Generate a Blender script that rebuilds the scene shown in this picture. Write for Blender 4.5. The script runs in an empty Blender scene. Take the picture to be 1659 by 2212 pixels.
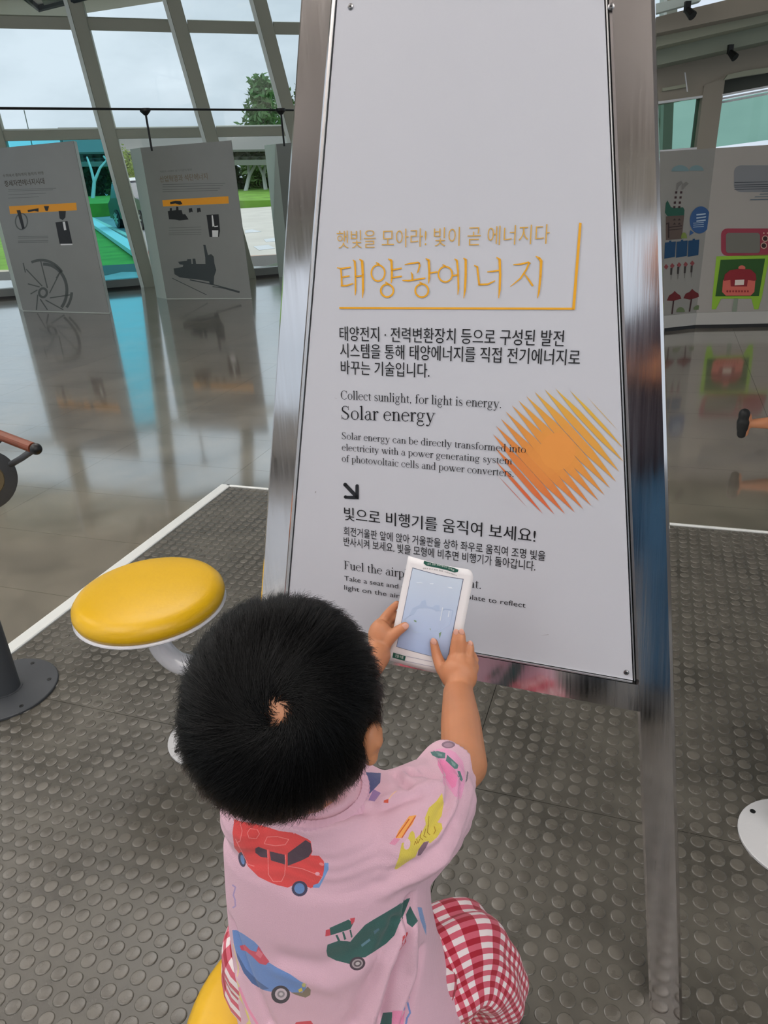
import bpy, bmesh, math, random
import numpy as np
from mathutils import Vector, Matrix
from mathutils.bvhtree import BVHTree
from mathutils.geometry import tessellate_polygon
random.seed(7); RNG = np.random.default_rng(7)
SC = bpy.context.scene; COL = SC.collection

# ------------------------------------------------------------------ camera
FPX = 1595.6; PITCH = .43262; ROLL = -.0622; CH = 1.35      # frame 1659 x 2212, floor at z = 0
def _cam_axes():
    f = np.array([0, math.cos(PITCH), -math.sin(PITCH)]); rt = np.array([1., 0, 0]); up = np.cross(rt, f)
    return math.cos(ROLL)*rt+math.sin(ROLL)*up, -math.sin(ROLL)*rt+math.cos(ROLL)*up, f
CR, CU, CF = _cam_axes(); CC = np.array([0, 0, CH])
cam = bpy.data.cameras.new('camera'); cam.sensor_fit = 'VERTICAL'; cam.sensor_height = 24
cam.lens = FPX*24/2212; cam.clip_start = .02; cam.clip_end = 500
camo = bpy.data.objects.new('camera', cam); COL.objects.link(camo)
camo.matrix_world = Matrix([[CR[i], CU[i], -CF[i], CC[i]] for i in range(3)]+[[0, 0, 0, 1]])
SC.camera = camo

# ------------------------------------------------------------------ exposure, world
SC.view_settings.view_transform = 'Standard'; SC.view_settings.look = 'None'
SC.view_settings.exposure = 0.0; SC.view_settings.gamma = 1.0; SC.view_settings.use_curve_mapping = False
w = bpy.data.worlds.new('overcast_sky'); SC.world = w; w.use_nodes = True
nt = w.node_tree; nt.nodes.clear()
def wn(t, **k):
    n = nt.nodes.new(t)
    for a, b in k.items(): setattr(n, a, b)
    return n
tc = wn('ShaderNodeTexCoord'); mp = wn('ShaderNodeMapping'); mp.inputs['Scale'].default_value = (1, 1, 2.6)
ns = wn('ShaderNodeTexNoise'); ns.inputs['Scale'].default_value = 2.3; ns.inputs['Detail'].default_value = 6; ns.inputs['Roughness'].default_value = .55
cr = wn('ShaderNodeValToRGB'); e = cr.color_ramp.elements
e[0].position = .36; e[0].color = (.44, .52, .60, 1); e[1].position = .60; e[1].color = (.68, .76, .86, 1)
bg = wn('ShaderNodeBackground'); bg.inputs['Strength'].default_value = 1.2; ow = wn('ShaderNodeOutputWorld')
L = nt.links.new
L(tc.outputs['Generated'], mp.inputs[0]); L(mp.outputs[0], ns.inputs[0]); L(ns.outputs[0], cr.inputs[0]); L(cr.outputs[0], bg.inputs[0]); L(bg.outputs[0], ow.inputs[0])
FILL_WATTS = 22.0        # each of the added fill lamps built below
FILL_SPOTS = [(-6.0, -.8), (-.1, -4.0), (-2.2, .6), (.4, -1.2), (2.2, -3.0), (-4.0, 3.4), (-1.0, 3.4)]
sun = bpy.data.lights.new('veiled_sun', 'SUN'); sun.energy = 1.6; sun.angle = .9; sun.color = (1, .97, .92)
suno = bpy.data.objects.new('veiled_sun', sun); COL.objects.link(suno); suno.rotation_euler = (math.radians(-28), math.radians(24), 0)
CEIL = 3.4; FILL_Z = 2.95; UPLIGHT_WATTS = 74.0

# ------------------------------------------------------------------ geometry on rays
def ray(px, py): return (px-829.5)/FPX*CR-(py-1106)/FPX*CU+CF
def at(px, py, o, n):
    d = ray(px, py); return CC+d*(np.dot(np.array(o)-CC, n)/np.dot(d, n))
def fl(px, py, z=0.): return at(px, py, (0, 0, z), (0, 0, 1))
def dep(px, py, t): return CC+t*ray(px, py)

# ------------------------------------------------------------------ objects
def link(name, data, parent=None, label=None, cat=None, group=None, kind=None):
    o = bpy.data.objects.new(name, data); COL.objects.link(o)
    if parent is not None:
        o.parent = parent; o.matrix_parent_inverse = parent.matrix_basis.inverted()
    if label: o['label'] = label
    if cat: o['category'] = cat
    if group: o['group'] = group
    if kind: o['kind'] = kind
    return o
def empty(name, loc, label=None, cat=None, group=None, kind=None, rz=0):
    o = link(name, None, None, label, cat, group, kind); o.empty_display_size = .05
    o.location = loc; o.rotation_euler[2] = rz
    o.matrix_basis = Matrix.Translation(Vector([float(c) for c in loc])) @ Matrix.Rotation(rz, 4, 'Z')
    return o
def copytree(o, parent=None):
    c = o.copy(); COL.objects.link(c)
    if parent is not None: c.parent = parent
    for ch in list(o.children): copytree(ch, c)
    return c
MATS = {}
def mat(name, col, rough=.5, metal=0., spec=.5, bump=0., bscale=200., vary=0., vscale=5., coat=0., trans=0., ior=1.45, emit=None, estr=1., aniso=0., sheen=0., sss=0., alpha=1., vcol=None):
    if name in MATS: return MATS[name]
    m = bpy.data.materials.new(name); m.use_nodes = True; t = m.node_tree; b = t.nodes['Principled BSDF']; I = b.inputs
    col = tuple(c/255. for c in col); lin = tuple(c/12.92 if c <= .04045 else ((c+.055)/1.055)**2.4 for c in col)
    I['Base Color'].default_value = (*lin, 1); I['Roughness'].default_value = rough; I['Metallic'].default_value = metal
    I['Specular IOR Level'].default_value = spec; I['Coat Weight'].default_value = coat; I['Coat Roughness'].default_value = .08
    I['Transmission Weight'].default_value = trans; I['IOR'].default_value = ior; I['Sheen Weight'].default_value = sheen; I['Sheen Roughness'].default_value = .5
    I['Alpha'].default_value = alpha
    if sss: I['Subsurface Weight'].default_value = sss; I['Subsurface Radius'].default_value = (.012, .005, .003); I['Subsurface Scale'].default_value = 1.
    if emit: I['Emission Color'].default_value = (*emit, 1); I['Emission Strength'].default_value = estr
    co = t.nodes.new('ShaderNodeTexCoord')
    if vary:
        n = t.nodes.new('ShaderNodeTexNoise'); n.inputs['Scale'].default_value = vscale; n.inputs['Detail'].default_value = 6
        x = t.nodes.new('ShaderNodeMix'); x.data_type = 'RGBA'; x.blend_type = 'MULTIPLY'; x.inputs[0].default_value = 1
        mr = t.nodes.new('ShaderNodeMapRange'); mr.inputs[1].default_value = .3; mr.inputs[2].default_value = .7; mr.inputs[3].default_value = 1-vary; mr.inputs[4].default_value = 1+vary*.5
        t.links.new(co.outputs['Object'], n.inputs[0]); t.links.new(n.outputs[0], mr.inputs[0]); t.links.new(mr.outputs[0], x.inputs[7])
        x.inputs[6].default_value = (*lin, 1); t.links.new(x.outputs[2], I['Base Color'])
    if vcol:
        a = t.nodes.new('ShaderNodeAttribute'); a.attribute_name = vcol; t.links.new(a.outputs['Color'], I['Base Color'])
    if bump:
        n = t.nodes.new('ShaderNodeTexNoise'); n.inputs['Scale'].default_value = bscale; n.inputs['Detail'].default_value = 4
        bp = t.nodes.new('ShaderNodeBump'); bp.inputs['Strength'].default_value = bump; bp.inputs['Distance'].default_value = .002
        t.links.new(co.outputs['Object'], n.inputs[0]); t.links.new(n.outputs[0], bp.inputs['Height']); t.links.new(bp.outputs[0], I['Normal'])
    MATS[name] = m; return m
def lin3(c):
    c = [x/255. for x in c]; return tuple(x/12.92 if x <= .04045 else ((x+.055)/1.055)**2.4 for x in c)

class MB:
    def __init__(s): s.v = []; s.f = []; s.uv = None
    def add(s, vs, fs):
        k = len(s.v); s.v += [tuple(float(c) for c in p) for p in vs]; s.f += [tuple(i+k for i in f) for f in fs]; return s
    def hexa(s, p):      # 4 bottom, 4 top
        return s.add(p, [(3, 2, 1, 0), (4, 5, 6, 7), (0, 1, 5, 4), (1, 2, 6, 5), (2, 3, 7, 6), (3, 0, 4, 7)])
    def box(s, c, d, X=(1, 0, 0), Y=(0, 1, 0), Z=(0, 0, 1)):
        c = np.array(c, float); X = np.array(X)*d[0]/2; Y = np.array(Y)*d[1]/2; Z = np.array(Z)*d[2]/2
        return s.hexa([c-X-Y-Z, c+X-Y-Z, c+X+Y-Z, c-X+Y-Z, c-X-Y+Z, c+X-Y+Z, c+X+Y+Z, c-X+Y+Z])
    def bbox(s, c, d, X=(1, 0, 0), Y=(0, 1, 0), Z=(0, 0, 1), b=.003):   # box with bevelled long (Z) edges
        c = np.array(c, float); X = np.array(X, float); Y = np.array(Y, float); Z = np.array(Z, float)*d[2]/2
        x, y = d[0]/2, d[1]/2; q = [(-x+b, -y), (x-b, -y), (x, -y+b), (x, y-b), (x-b, y), (-x+b, y), (-x, y-b), (-x, -y+b)]
        lo = [c+X*i+Y*j-Z for i, j in q]; hi = [c+X*i+Y*j+Z for i, j in q]
        return s.add(lo+hi, [tuple(range(7, -1, -1)), tuple(range(8, 16))]+[(i, (i+1) % 8, (i+1) % 8+8, i+8) for i in range(8)])
    def slab(s, poly, off):                # polygon (3D points) extruded by vector off
        n = len(poly); off = np.array(off); hi = [np.array(p)+off for p in poly]
        t = tessellate_polygon([[Vector([float(c) for c in p]) for p in poly]])
        return s.add(list(poly)+hi, [tuple(reversed(x)) for x in t]+[tuple(i+n for i in x) for x in t]+[(i, (i+1) % n, (i+1) % n+n, i+n) for i in range(n)])
    def tube(s, pts, r, seg=16, cap=True):
        pts = [np.array(p, float) for p in pts]; n = len(pts)
        rr = r if hasattr(r, '__len__') else [r]*n
        T = [pts[min(i+1, n-1)]-pts[max(i-1, 0)] for i in range(n)]; T = [t/max(1e-9, np.linalg.norm(t)) for t in T]
        u = np.cross(T[0], [0, 0, 1.]); 
        if np.linalg.norm(u) < .05: u = np.cross(T[0], [0, 1., 0])
        vs = []
        for i in range(n):
            u = u-T[i]*np.dot(u, T[i]); u = u/np.linalg.norm(u); v = np.cross(T[i], u)
            vs += [pts[i]+rr[i]*(math.cos(a)*u+math.sin(a)*v) for a in [2*math.pi*k/seg for k in range(seg)]]
        fs = [(i*seg+k, i*seg+(k+1) % seg, (i+1)*seg+(k+1) % seg, (i+1)*seg+k) for i in range(n-1) for k in range(seg)]
        if cap: fs += [tuple(range(seg-1, -1, -1)), tuple((n-1)*seg+k for k in range(seg))]
        return s.add(vs, fs)
    def lathe(s, prof, c=(0, 0, 0), seg=32):   # prof of (r, z) top to bottom or reverse
        vs = []; c = np.array(c, float)
        for r, z in prof: vs += [c+np.array([r*math.cos(2*math.pi*k/seg), r*math.sin(2*math.pi*k/seg), z]) for k in range(seg)]
        n = len(prof)
        fs = [(i*seg+k, i*seg+(k+1) % seg, (i+1)*seg+(k+1) % seg, (i+1)*seg+k) for i in range(n-1) for k in range(seg)]
        fs += [tuple(range(seg-1, -1, -1)), tuple((n-1)*seg+k for k in range(seg))]
        return s.add(vs, fs)
    def ell(s, c, r, ax=None, seg=20, rings=12):
        c = np.array(c, float); ax = np.eye(3) if ax is None else np.array(ax)
        vs = []
        for i in range(1, rings):
            th = math.pi*i/rings
            for k in range(seg):
                ph = 2*math.pi*k/seg; q = (r[0]*math.sin(th)*math.cos(ph), r[1]*math.sin(th)*math.sin(ph), r[2]*math.cos(th))
                vs.append(c+q[0]*ax[0]+q[1]*ax[1]+q[2]*ax[2])
        m = len(vs); vs += [c+r[2]*ax[2], c-r[2]*ax[2]]
        fs = [((i)*seg+k, (i)*seg+(k+1) % seg, (i+1)*seg+(k+1) % seg, (i+1)*seg+k)[::-1] for i in range(rings-2) for k in range(seg)]
        fs += [(m, k, (k+1) % seg) for k in range(seg)]+[(m+1, (rings-2)*seg+(k+1) % seg, (rings-2)*seg+k) for k in range(seg)]
        return s.add(vs, fs)
    def cone(s, a, b, ra, rb, seg=14):        # capsule from a to b with round ends
        a = np.array(a, float); b = np.array(b, float); d = b-a; l = np.linalg.norm(d)
        if l < 1e-6: return s.ell(a, (ra,)*3)
        d /= l; st = []
        for k in range(0, 5): th = math.pi/2*(1-k/4.); st.append((-ra*math.sin(th), max(1e-4, ra*math.cos(th))))
        for k in range(0, 5): th = math.pi/2*k/4.; st.append((l+rb*math.sin(th), max(1e-4, rb*math.cos(th))))
        return s.tube([a+d*x for x, _ in st], [q for _, q in st], seg)
    def mesh(s, name, smooth=False):
        me = bpy.data.meshes.new(name); me.from_pydata(s.v, [], s.f); me.validate(); 
        if smooth: me.polygons.foreach_set('use_smooth', [True]*len(me.polygons))
        return me
    def build(s, name, m, parent=None, smooth=False, recalc=False, auto=None, **k):
        me = s.mesh(name, smooth or auto is not None)
        if recalc or auto is not None:
            bm = bmesh.new(); bm.from_mesh(me); bmesh.ops.recalc_face_normals(bm, faces=bm.faces)
            if auto is not None:
                for ed in bm.edges:
                    if len(ed.link_faces) == 2 and ed.calc_face_angle(0) > auto: ed.smooth = False
            bm.to_mesh(me); bm.free()
        if m is not None: me.materials.append(m)
        return link(name, me, parent, **k)

def remesh(mb, voxel, smooth=4, disp=None):
    me = mb.mesh('tmp'); o = bpy.data.objects.new('tmp', me); COL.objects.link(o)
    r = o.modifiers.new('r', 'REMESH'); r.mode = 'VOXEL'; r.voxel_size = voxel; r.use_smooth_shade = True
    s = o.modifiers.new('s', 'SMOOTH'); s.factor = .5; s.iterations = smooth
    dg = bpy.context.evaluated_depsgraph_get(); dg.update()
    out = bpy.data.meshes.new_from_object(o.evaluated_get(dg)); bpy.data.objects.remove(o)
    out.polygons.foreach_set('use_smooth', [True]*len(out.polygons)); return out

# ------------------------------------------------------------------ flat print
def fit(text, thin=0., bold=0.):
    """outline of a run of text as a 2D mesh, ink box and vertices"""
    cu = bpy.data.curves.new('t', 'FONT'); cu.body = text; cu.size = 1; cu.offset = bold; cu.fill_mode = 'FRONT'; cu.resolution_u = 3
    o = bpy.data.objects.new('t', cu); COL.objects.link(o)
    dg = bpy.context.evaluated_depsgraph_get(); me = bpy.data.meshes.new_from_object(o.evaluated_get(dg))
    bpy.data.objects.remove(o); bpy.data.curves.remove(cu)
    n = len(me.vertices); v = np.empty(n*3); me.vertices.foreach_get('co', v); v = v.reshape(-1, 3)[:, :2].copy()
    fs = [tuple(p.vertices) for p in me.polygons]
    if thin:            # thin the horizontal strokes only: Myungjo-like contrast
        cnt = {}
        for f in fs:
            for i in range(len(f)):
                a, b = f[i], f[(i+1) % len(f)]; k = (min(a, b), max(a, b))
                cnt[k] = None if k in cnt else (a, b)
        nr = np.zeros((n, 2))
        for e2 in cnt.values():
            if e2 is None: continue
            a, b = e2; d = v[b]-v[a]; l = np.linalg.norm(d)
            if l < 1e-6: continue
            q = np.array([d[1], -d[0]])/l; nr[a] += q; nr[b] += q
        l = np.linalg.norm(nr, axis=1); l[l < 1e-6] = 1; nr /= l[:, None]
        v[:, 1] -= thin*nr[:, 1]
    bpy.data.meshes.remove(me)
    return v, fs

# a small serif alphabet: strokes in em units (x-height .46, cap .68)
def _arc(cx, cy, rx, ry, a0, a1, tk, tn, n=20):
    P = []
    for i in range(n+1):
        a = math.radians(a0+(a1-a0)*i/n); c, s_ = math.cos(a), math.sin(a)
        t = tn+(tk-tn)*c*c; P.append(((cx+(rx-t/2)*c, cy+(ry-tn/2)*s_), t, a))
    o = [(cx+rx*math.cos(a), cy+ry*math.sin(a)) for _, t, a in P]
    i_ = [(cx+(rx-t)*math.cos(a), cy+(ry-tn)*math.sin(a)) for _, t, a in P]
    return o, i_
class Glyph:
    def __init__(s): s.q = []
    def arc(s, *a, **k):
        o, i = _arc(*a, **k)
        for j in range(len(o)-1): s.q.append([o[j], o[j+1], i[j+1], i[j]])
        return s
    def bar(s, x0, y0, x1, y1): s.q.append([(x0, y0), (x1, y0), (x1, y1), (x0, y1)]); return s
    def line(s, pts, w):
        for (a, b), (wa, wb) in zip(zip(pts, pts[1:]), zip(w, w[1:])):
            d = np.array(b)-np.array(a); l = np.linalg.norm(d); n = np.array([-d[1], d[0]])/l
            s.q.append([tuple(np.array(a)+n*wa/2), tuple(np.array(a)-n*wa/2), tuple(np.array(b)-n*wb/2), tuple(np.array(b)+n*wb/2)])
        return s
    def dot(s, x, y, r): s.q.append([(x+r*math.cos(k*math.pi/6), y+r*math.sin(k*math.pi/6)) for k in range(12)]); return s
TK, TN, XH, CP = .085, .03, .45, .67
def stem(g, x, y0, y1, foot=True, head=True, both=False):
    g.bar(x-TK/2, y0, x+TK/2, y1)
    if foot: g.bar(x-.105, y0, x+.105, y0+.022)
    if head: g.line([(x-.10, y1-.045), (x, y1-.005)], [.03, .04])
    if both: g.bar(x-.105, y1-.022, x+.105, y1)
def G(ch):
    g = Glyph()
    if ch == 'o': g.arc(.25, .225, .22, .235, 0, 360, .075, TN); return g, .5
    if ch == 'c': g.arc(.25, .225, .22, .235, 48, 315, .075, TN).dot(.375, .36, .042); return g, .44
    if ch == 'e': g.arc(.24, .225, .215, .235, 8, 318, .075, TN).bar(.05, .255, .44, .285); return g, .46
    if ch == 'a': g.bar(.29, .06, .365, .33).arc(.225, .32, .14, .14, 0, 165, .07, TN).arc(.19, .13, .155, .14, 80, 330, .075, TN).line([(.29, .29), (.17, .26)], [.03, .03]).line([(.33, .06), (.37, .015), (.44, .04)], [.06, .04, .02]); return g, .45
    if ch in 'bp':
        if ch == 'b': stem(g, .12, .0, .70, False)
        else: stem(g, .12, -.21, XH)
        g.arc(.26, .225, .21, .235, -150, 150, .08, TN); return g, .5
    if ch in 'dq': stem(g, .37, 0, .70 if ch == 'd' else XH, False); g.arc(.235, .225, .21, .235, 30, 330, .08, TN).line([(.37, .02), (.48, .03)], [.03, .03]); return g, .5
    if ch == 'f': stem(g, .14, 0, .55, True, False); g.arc(.25, .55, .155, .14, 50, 180, TK, TN).dot(.325, .645, .038).bar(.03, .415, .28, .445); return g, .32
    if ch == 'g': g.arc(.22, .30, .165, .16, 0, 360, .07, TN).line([(.14, .17), (.08, .10), (.14, .05), (.36, .035)], [.03, .04, .05, .06]).arc(.235, -.08, .20, .13, 40, 360, .06, .035).line([(.33, .41), (.47, .42)], [.03, .05]); return g, .5
    if ch == 'h': stem(g, .12, 0, .70); g.arc(.26, .27, .16, .19, 0, 150, TK, TN); stem(g, .38, 0, .28, True, False); return g, .5
    if ch == 'n': stem(g, .12, 0, XH); g.arc(.26, .27, .16, .19, 0, 150, TK, TN); stem(g, .38, 0, .28, True, False); return g, .5
    if ch == 'm':
        stem(g, .12, 0, XH); g.arc(.25, .27, .155, .19, 0, 150, TK, TN); stem(g, .365, 0, .28, True, False)
        g.arc(.50, .27, .155, .19, 0, 150, TK, TN); stem(g, .615, 0, .28, True, False); return g, .75
    if ch == 'r': stem(g, .12, 0, XH); g.line([(.15, .34), (.22, .43), (.30, .44)], [.03, .045, .05]).dot(.305, .41, .042); return g, .34
    if ch == 'i': stem(g, .13, 0, XH); g.dot(.13, .62, .05); return g, .26
    if ch == 'l': stem(g, .13, 0, .70); return g, .26
    if ch == 's': g.arc(.19, .335, .13, .125, 40, 250, .055, TN, 14).line([(.12, .27), (.29, .19)], [.07, .07]).arc(.21, .12, .14, .13, -150, 70, .06, TN, 14).bar(.065, .01, .085, .15).bar(.30, .32, .32, .45); return g, .39
    if ch == 't': g.bar(.09, .09, .165, .53).arc(.19, .10, .10, .11, 180, 320, .075, TN, 10).bar(.02, .415, .27, .445); return g, .29
    if ch == 'u': g.bar(.085, .14, .165, XH).line([(.02, .435), (.12, .44)], [.03, .03]).arc(.235, .16, .15, .17, 180, 330, TK, TN); stem(g, .385, 0, XH, False); g.line([(.39, .015), (.49, .03)], [.03, .03]); return g, .5
    if ch in 'vwy':
        g.line([(.08, XH), (.25, .0)], [.085, .07]).line([(.42, XH), (.25, .0)], [.035, .03]).bar(.0, XH-.022, .19, XH).bar(.33, XH-.022, .5, XH)
        if ch == 'y': g.line([(.25, .0), (.17, -.17), (.08, -.18)], [.035, .04, .05]).dot(.07, -.165, .04)
        if ch == 'w': g.line([(.33, XH), (.50, .0)], [.085, .07]).line([(.67, XH), (.50, .0)], [.035, .03]).bar(.58, XH-.022, .75, XH); return g, .73
        return g, .48
    if ch == 'S': g.arc(.27, .51, .20, .175, 35, 245, .075, TN, 16).line([(.14, .43), (.40, .26)], [.085, .085]).arc(.26, .175, .21, .185, -150, 62, .08, TN, 16).bar(.05, .0, .075, .21).bar(.43, .47, .455, .67); return g, .55
    if ch == 'C': g.arc(.35, .335, .32, .35, 42, 320, .10, TN, 26).bar(.575, .46, .60, .67); return g, .65
    if ch == 'F': stem(g, .17, 0, CP, True, False, True); g.bar(.17, CP-.03, .50, CP).bar(.17, .33, .40, .36).bar(.475, .51, .50, .67).bar(.385, .26, .405, .44); return g, .54
    if ch == ',': g.dot(.11, .03, .045).line([(.14, .02), (.07, -.10)], [.04, .015]); return g, .25
    if ch == '.': g.dot(.11, .035, .048); return g, .25
    return g, .25
def serif(text):
    v = []; fs = []; x = 0
    for ch in text:
        g, adv = G(ch)
        for q in g.q:
            k = len(v); v += [(x+a, b) for a, b in q]; fs.append(tuple(range(k, k+len(q))))
        x += adv
    return np.array(v), fs
# ------------------------------------------------------------------ materials with world-space relief
YA = -.35558; XA = np.array([math.cos(YA), math.sin(YA), 0]); YB = np.array([-math.sin(YA), math.cos(YA), 0]); ZZ = np.array([0, 0, 1.])
def ab(a, b, z=0.): return XA*a+YB*b+ZZ*z
def world_mat(name, c1, c2, rough, scale, bump, bsc, dist=.004, spec=.5, coat=0., stretch=(1, 1, 1)):
    m = bpy.data.materials.new(name); m.use_nodes = True; t = m.node_tree; b = t.nodes['Principled BSDF']
    g = t.nodes.new('ShaderNodeNewGeometry'); n = t.nodes.new('ShaderNodeTexNoise'); n.inputs['Scale'].default_value = scale; n.inputs['Detail'].default_value = 8; n.inputs['Roughness'].default_value = .6
    r = t.nodes.new('ShaderNodeValToRGB'); r.color_ramp.elements[0].position = .35; r.color_ramp.elements[1].position = .68
    r.color_ramp.elements[0].color = (*lin3(c1), 1); r.color_ramp.elements[1].color = (*lin3(c2), 1)
    t.links.new(g.outputs['Position'], n.inputs[0]); t.links.new(n.outputs[0], r.inputs[0]); t.links.new(r.outputs[0], b.inputs['Base Color'])
    mp = t.nodes.new('ShaderNodeMapping'); mp.inputs['Scale'].default_value = stretch; t.links.new(g.outputs['Position'], mp.inputs[0])
    n2 = t.nodes.new('ShaderNodeTexNoise'); n2.inputs['Scale'].default_value = bsc; n2.inputs['Detail'].default_value = 3
    bp = t.nodes.new('ShaderNodeBump'); bp.inputs['Strength'].default_value = bump; bp.inputs['Distance'].default_value = dist
    t.links.new(mp.outputs[0], n2.inputs[0]); t.links.new(n2.outputs[0], bp.inputs['Height']); t.links.new(bp.outputs[0], b.inputs['Normal'])
    mr = t.nodes.new('ShaderNodeMapRange'); mr.inputs[1].default_value = .3; mr.inputs[2].default_value = .7; mr.inputs[3].default_value = rough*.75; mr.inputs[4].default_value = rough*1.3
    t.links.new(n.outputs[0], mr.inputs[0]); t.links.new(mr.outputs[0], b.inputs['Roughness'])
    b.inputs['Specular IOR Level'].default_value = spec; b.inputs['Coat Weight'].default_value = coat; b.inputs['Coat Roughness'].default_value = .085; b.inputs['Coat IOR'].default_value = 3.9
    return m
M_FLOOR = world_mat('polished_concrete', (104, 98, 87), (144, 136, 121), .18, 2.2, .55, 6., .004, .5, 1., (1, 1, 1))
M_RUB = world_mat('stud_rubber', (70, 68, 62), (95, 92, 84), .30, 5., .25, 900., .0006, .6)
M_STUD = world_mat('stud_tops', (80, 77, 70), (104, 100, 92), .27, 14., .3, 700., .0006, .65)
M_STEEL_TRIM = mat('brushed_edge_trim', (225, 228, 226), .3, 0., .9, coat=.6)
M_BLK = mat('black_plastic', (18, 19, 20), .45)
M_WHITE = mat('white_paint', (225, 227, 230), .35)
M_MULL = mat('grey_green_mullion_paint', (164, 166, 152), .5)
M_MULL_L = mat('pale_cover_strip', (232, 240, 236), .45)
def glass(name, col, gl=.06):
    m = bpy.data.materials.new(name); m.use_nodes = True; t = m.node_tree; t.nodes.clear()
    tr = t.nodes.new('ShaderNodeBsdfTransparent'); tr.inputs[0].default_value = (*col, 1)
    gs = t.nodes.new('ShaderNodeBsdfGlossy'); gs.inputs['Roughness'].default_value = .02
    mx = t.nodes.new('ShaderNodeMixShader'); lw = t.nodes.new('ShaderNodeFresnel'); lw.inputs[0].default_value = 1.3
    o = t.nodes.new('ShaderNodeOutputMaterial')
    t.links.new(lw.outputs[0], mx.inputs[0]); t.links.new(tr.outputs[0], mx.inputs[1]); t.links.new(gs.outputs[0], mx.inputs[2]); t.links.new(mx.outputs[0], o.inputs[0]); return m
M_GLASS = glass('clear_glass', (.93, .96, .95)); M_CYAN = glass('cyan_film_glass', (.42, .84, .90)); M_GREENG = glass('green_tinted_glass', (.52, .68, .60))

# ------------------------------------------------------------------ floor
fb = MB().box((-1, 3, -.054), (24, 24, .1)); fb.build('floor', mat('concrete_screed', (74, 69, 61), .6), kind='structure')
floor_o = bpy.data.objects['floor']
SA, SB, GAP = .856, .428, .0014
slab_me = MB().box((0, 0, -.003), (SA-GAP, SB-GAP, .006), XA, YB).mesh('slab'); slab_me.materials.append(M_FLOOR)
MAT_L, MAT_T = -1.905, 2.873; cells = []
for i in range(-14, 16):
    for j in range(-16, 34):
        a0 = MAT_L+i*SA; b0 = 1.80+j*SB; c = ab(a0+SA/2, b0+SB/2)
        if not (-9 < c[0] < 9 and -5 < c[1] < 13.4): continue
        if a0 > MAT_L-.01 and b0+SB < MAT_T+.02: continue
        cells.append((a0, b0, c))
def seen(c):
    d = c-CC; z = d@CF
    if z < .3: return False
    x = 829.5+FPX*(d@CR)/z; y = 1106-FPX*(d@CU)/z
    return -150 < x < 1800 and 0 < y < 2500
cells.sort(key=lambda q: (not seen(q[2]), q[2][1]**2+q[2][0]**2)); rest = MB(); n = 0
for a0, b0, c in cells:
    top = min(b0+SB, 99)
    crosses = a0 > MAT_L-.01 and b0 < MAT_T       # a row cut by the far edge of the mat
    if crosses:
        h = b0+SB-MAT_T; q = ab(a0+SA/2, MAT_T+h/2)
        if h > .02: rest.box(q+ZZ*-.003, (SA-GAP, h-GAP, .006), XA, YB)
    elif n < 290 and seen(c):
        o = link('floor_slab', slab_me, floor_o); o.location = c; n += 1
    else: rest.box(c+ZZ*-.003, (SA-GAP, SB-GAP, .006), XA, YB)
rest.build('floor_slabs_beyond', M_FLOOR, floor_o, kind='stuff')

# ------------------------------------------------------------------ studded rubber mat with metal edging
rm = empty('rubber_floor_mat', ab(-.3, 1.3), 'dark grey studded rubber mat under the sign and yellow stools', 'mat')
P = .038; NX, NY = 40, 41; TW, TL = NX*P+.008, NY*P+.002
sm = MB(); prof = [(.0152, .0), (.0148, .0010), (.0137, .0017), (.0118, .0020)]
for i in range(NX):
    for j in range(NY):
        cx, cy = (i+.5)*P+.004, (j+.5)*P+.001; k = len(sm.v); N = 16
        for r, z in prof: sm.v += [tuple(XA*(cx+r*math.cos(2*math.pi*q/N))+YB*(cy+r*math.sin(2*math.pi*q/N))+ZZ*(z+.001)) for q in range(N)]
        for ring in range(3): sm.f += [(k+ring*N+q, k+ring*N+(q+1) % N, k+(ring+1)*N+(q+1) % N, k+(ring+1)*N+q) for q in range(N)]
        sm.f.append(tuple(k+3*N+q for q in range(N)))
stud_me = sm.mesh('studs', True); stud_me.materials.append(M_STUD)
tile_me = MB().box(XA*TW/2+YB*TL/2+ZZ*-.0015, (TW-.0016, TL-.0016, .005), XA, YB).mesh('mat_tile'); tile_me.materials.append(M_RUB)
for i in range(3):
    for j in range(3):
        p = ab(-1.848+i*TW, 2.858-(j+1)*TL)
        t = link('mat_tile', tile_me, rm); t.matrix_parent_inverse = rm.matrix_basis.inverted(); t.location = p
        s = link('studs', stud_me, t, kind='stuff'); s.matrix_parent_inverse = Matrix.Identity(4)
eb = MB(); eb.bbox(ab(-1.876, .45, .001), (.052, .012, 4.84), XA, ZZ, YB, .003); eb.build('edge_strip', M_STEEL_TRIM, rm)
eb = MB(); eb.bbox(ab(.43, 2.866, .001), (.014, .012, 4.6), YB, ZZ, XA, .003); eb.build('edge_strip', M_STEEL_TRIM, rm)

# ------------------------------------------------------------------ slanted window wall
G0 = fl(0, 645); G1 = fl(577, 597); WA = G1-G0; WA /= np.linalg.norm(WA); WB = np.array([-WA[1], WA[0], 0])
TH = math.radians(13); WS = math.cos(TH)*ZZ-math.sin(TH)*WB; WN = np.cross(WA, WS)
def g(px, py): return at(px, py, G0, WN)
def guv(u, v): return G0+WA*u+WS*v
def gu(px, py): q = g(px, py)-G0; return q@WA, q@WS
win = empty('window_1', G0, kind='structure')
ML = []
for (xt, yt), (xb, yb) in [((-87, 0), (93, 640)), ((163, 0), (331, 640)), ((375, 0), (554, 640)), ((561, 0), (729, 640))]:
    u0, v0 = gu(xb, yb); u1, v1 = gu(xt, yt); s = (u1-u0)/(v1-v0); ML.append((u0-s*v0, s))
ML = [(ML[0][0]-2.5, ML[0][1]), (ML[0][0]-1.25, ML[0][1])]+ML+[(ML[3][0]+1.1*k, ML[3][1]) for k in (1, 2, 3, 4, 5)]
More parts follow.
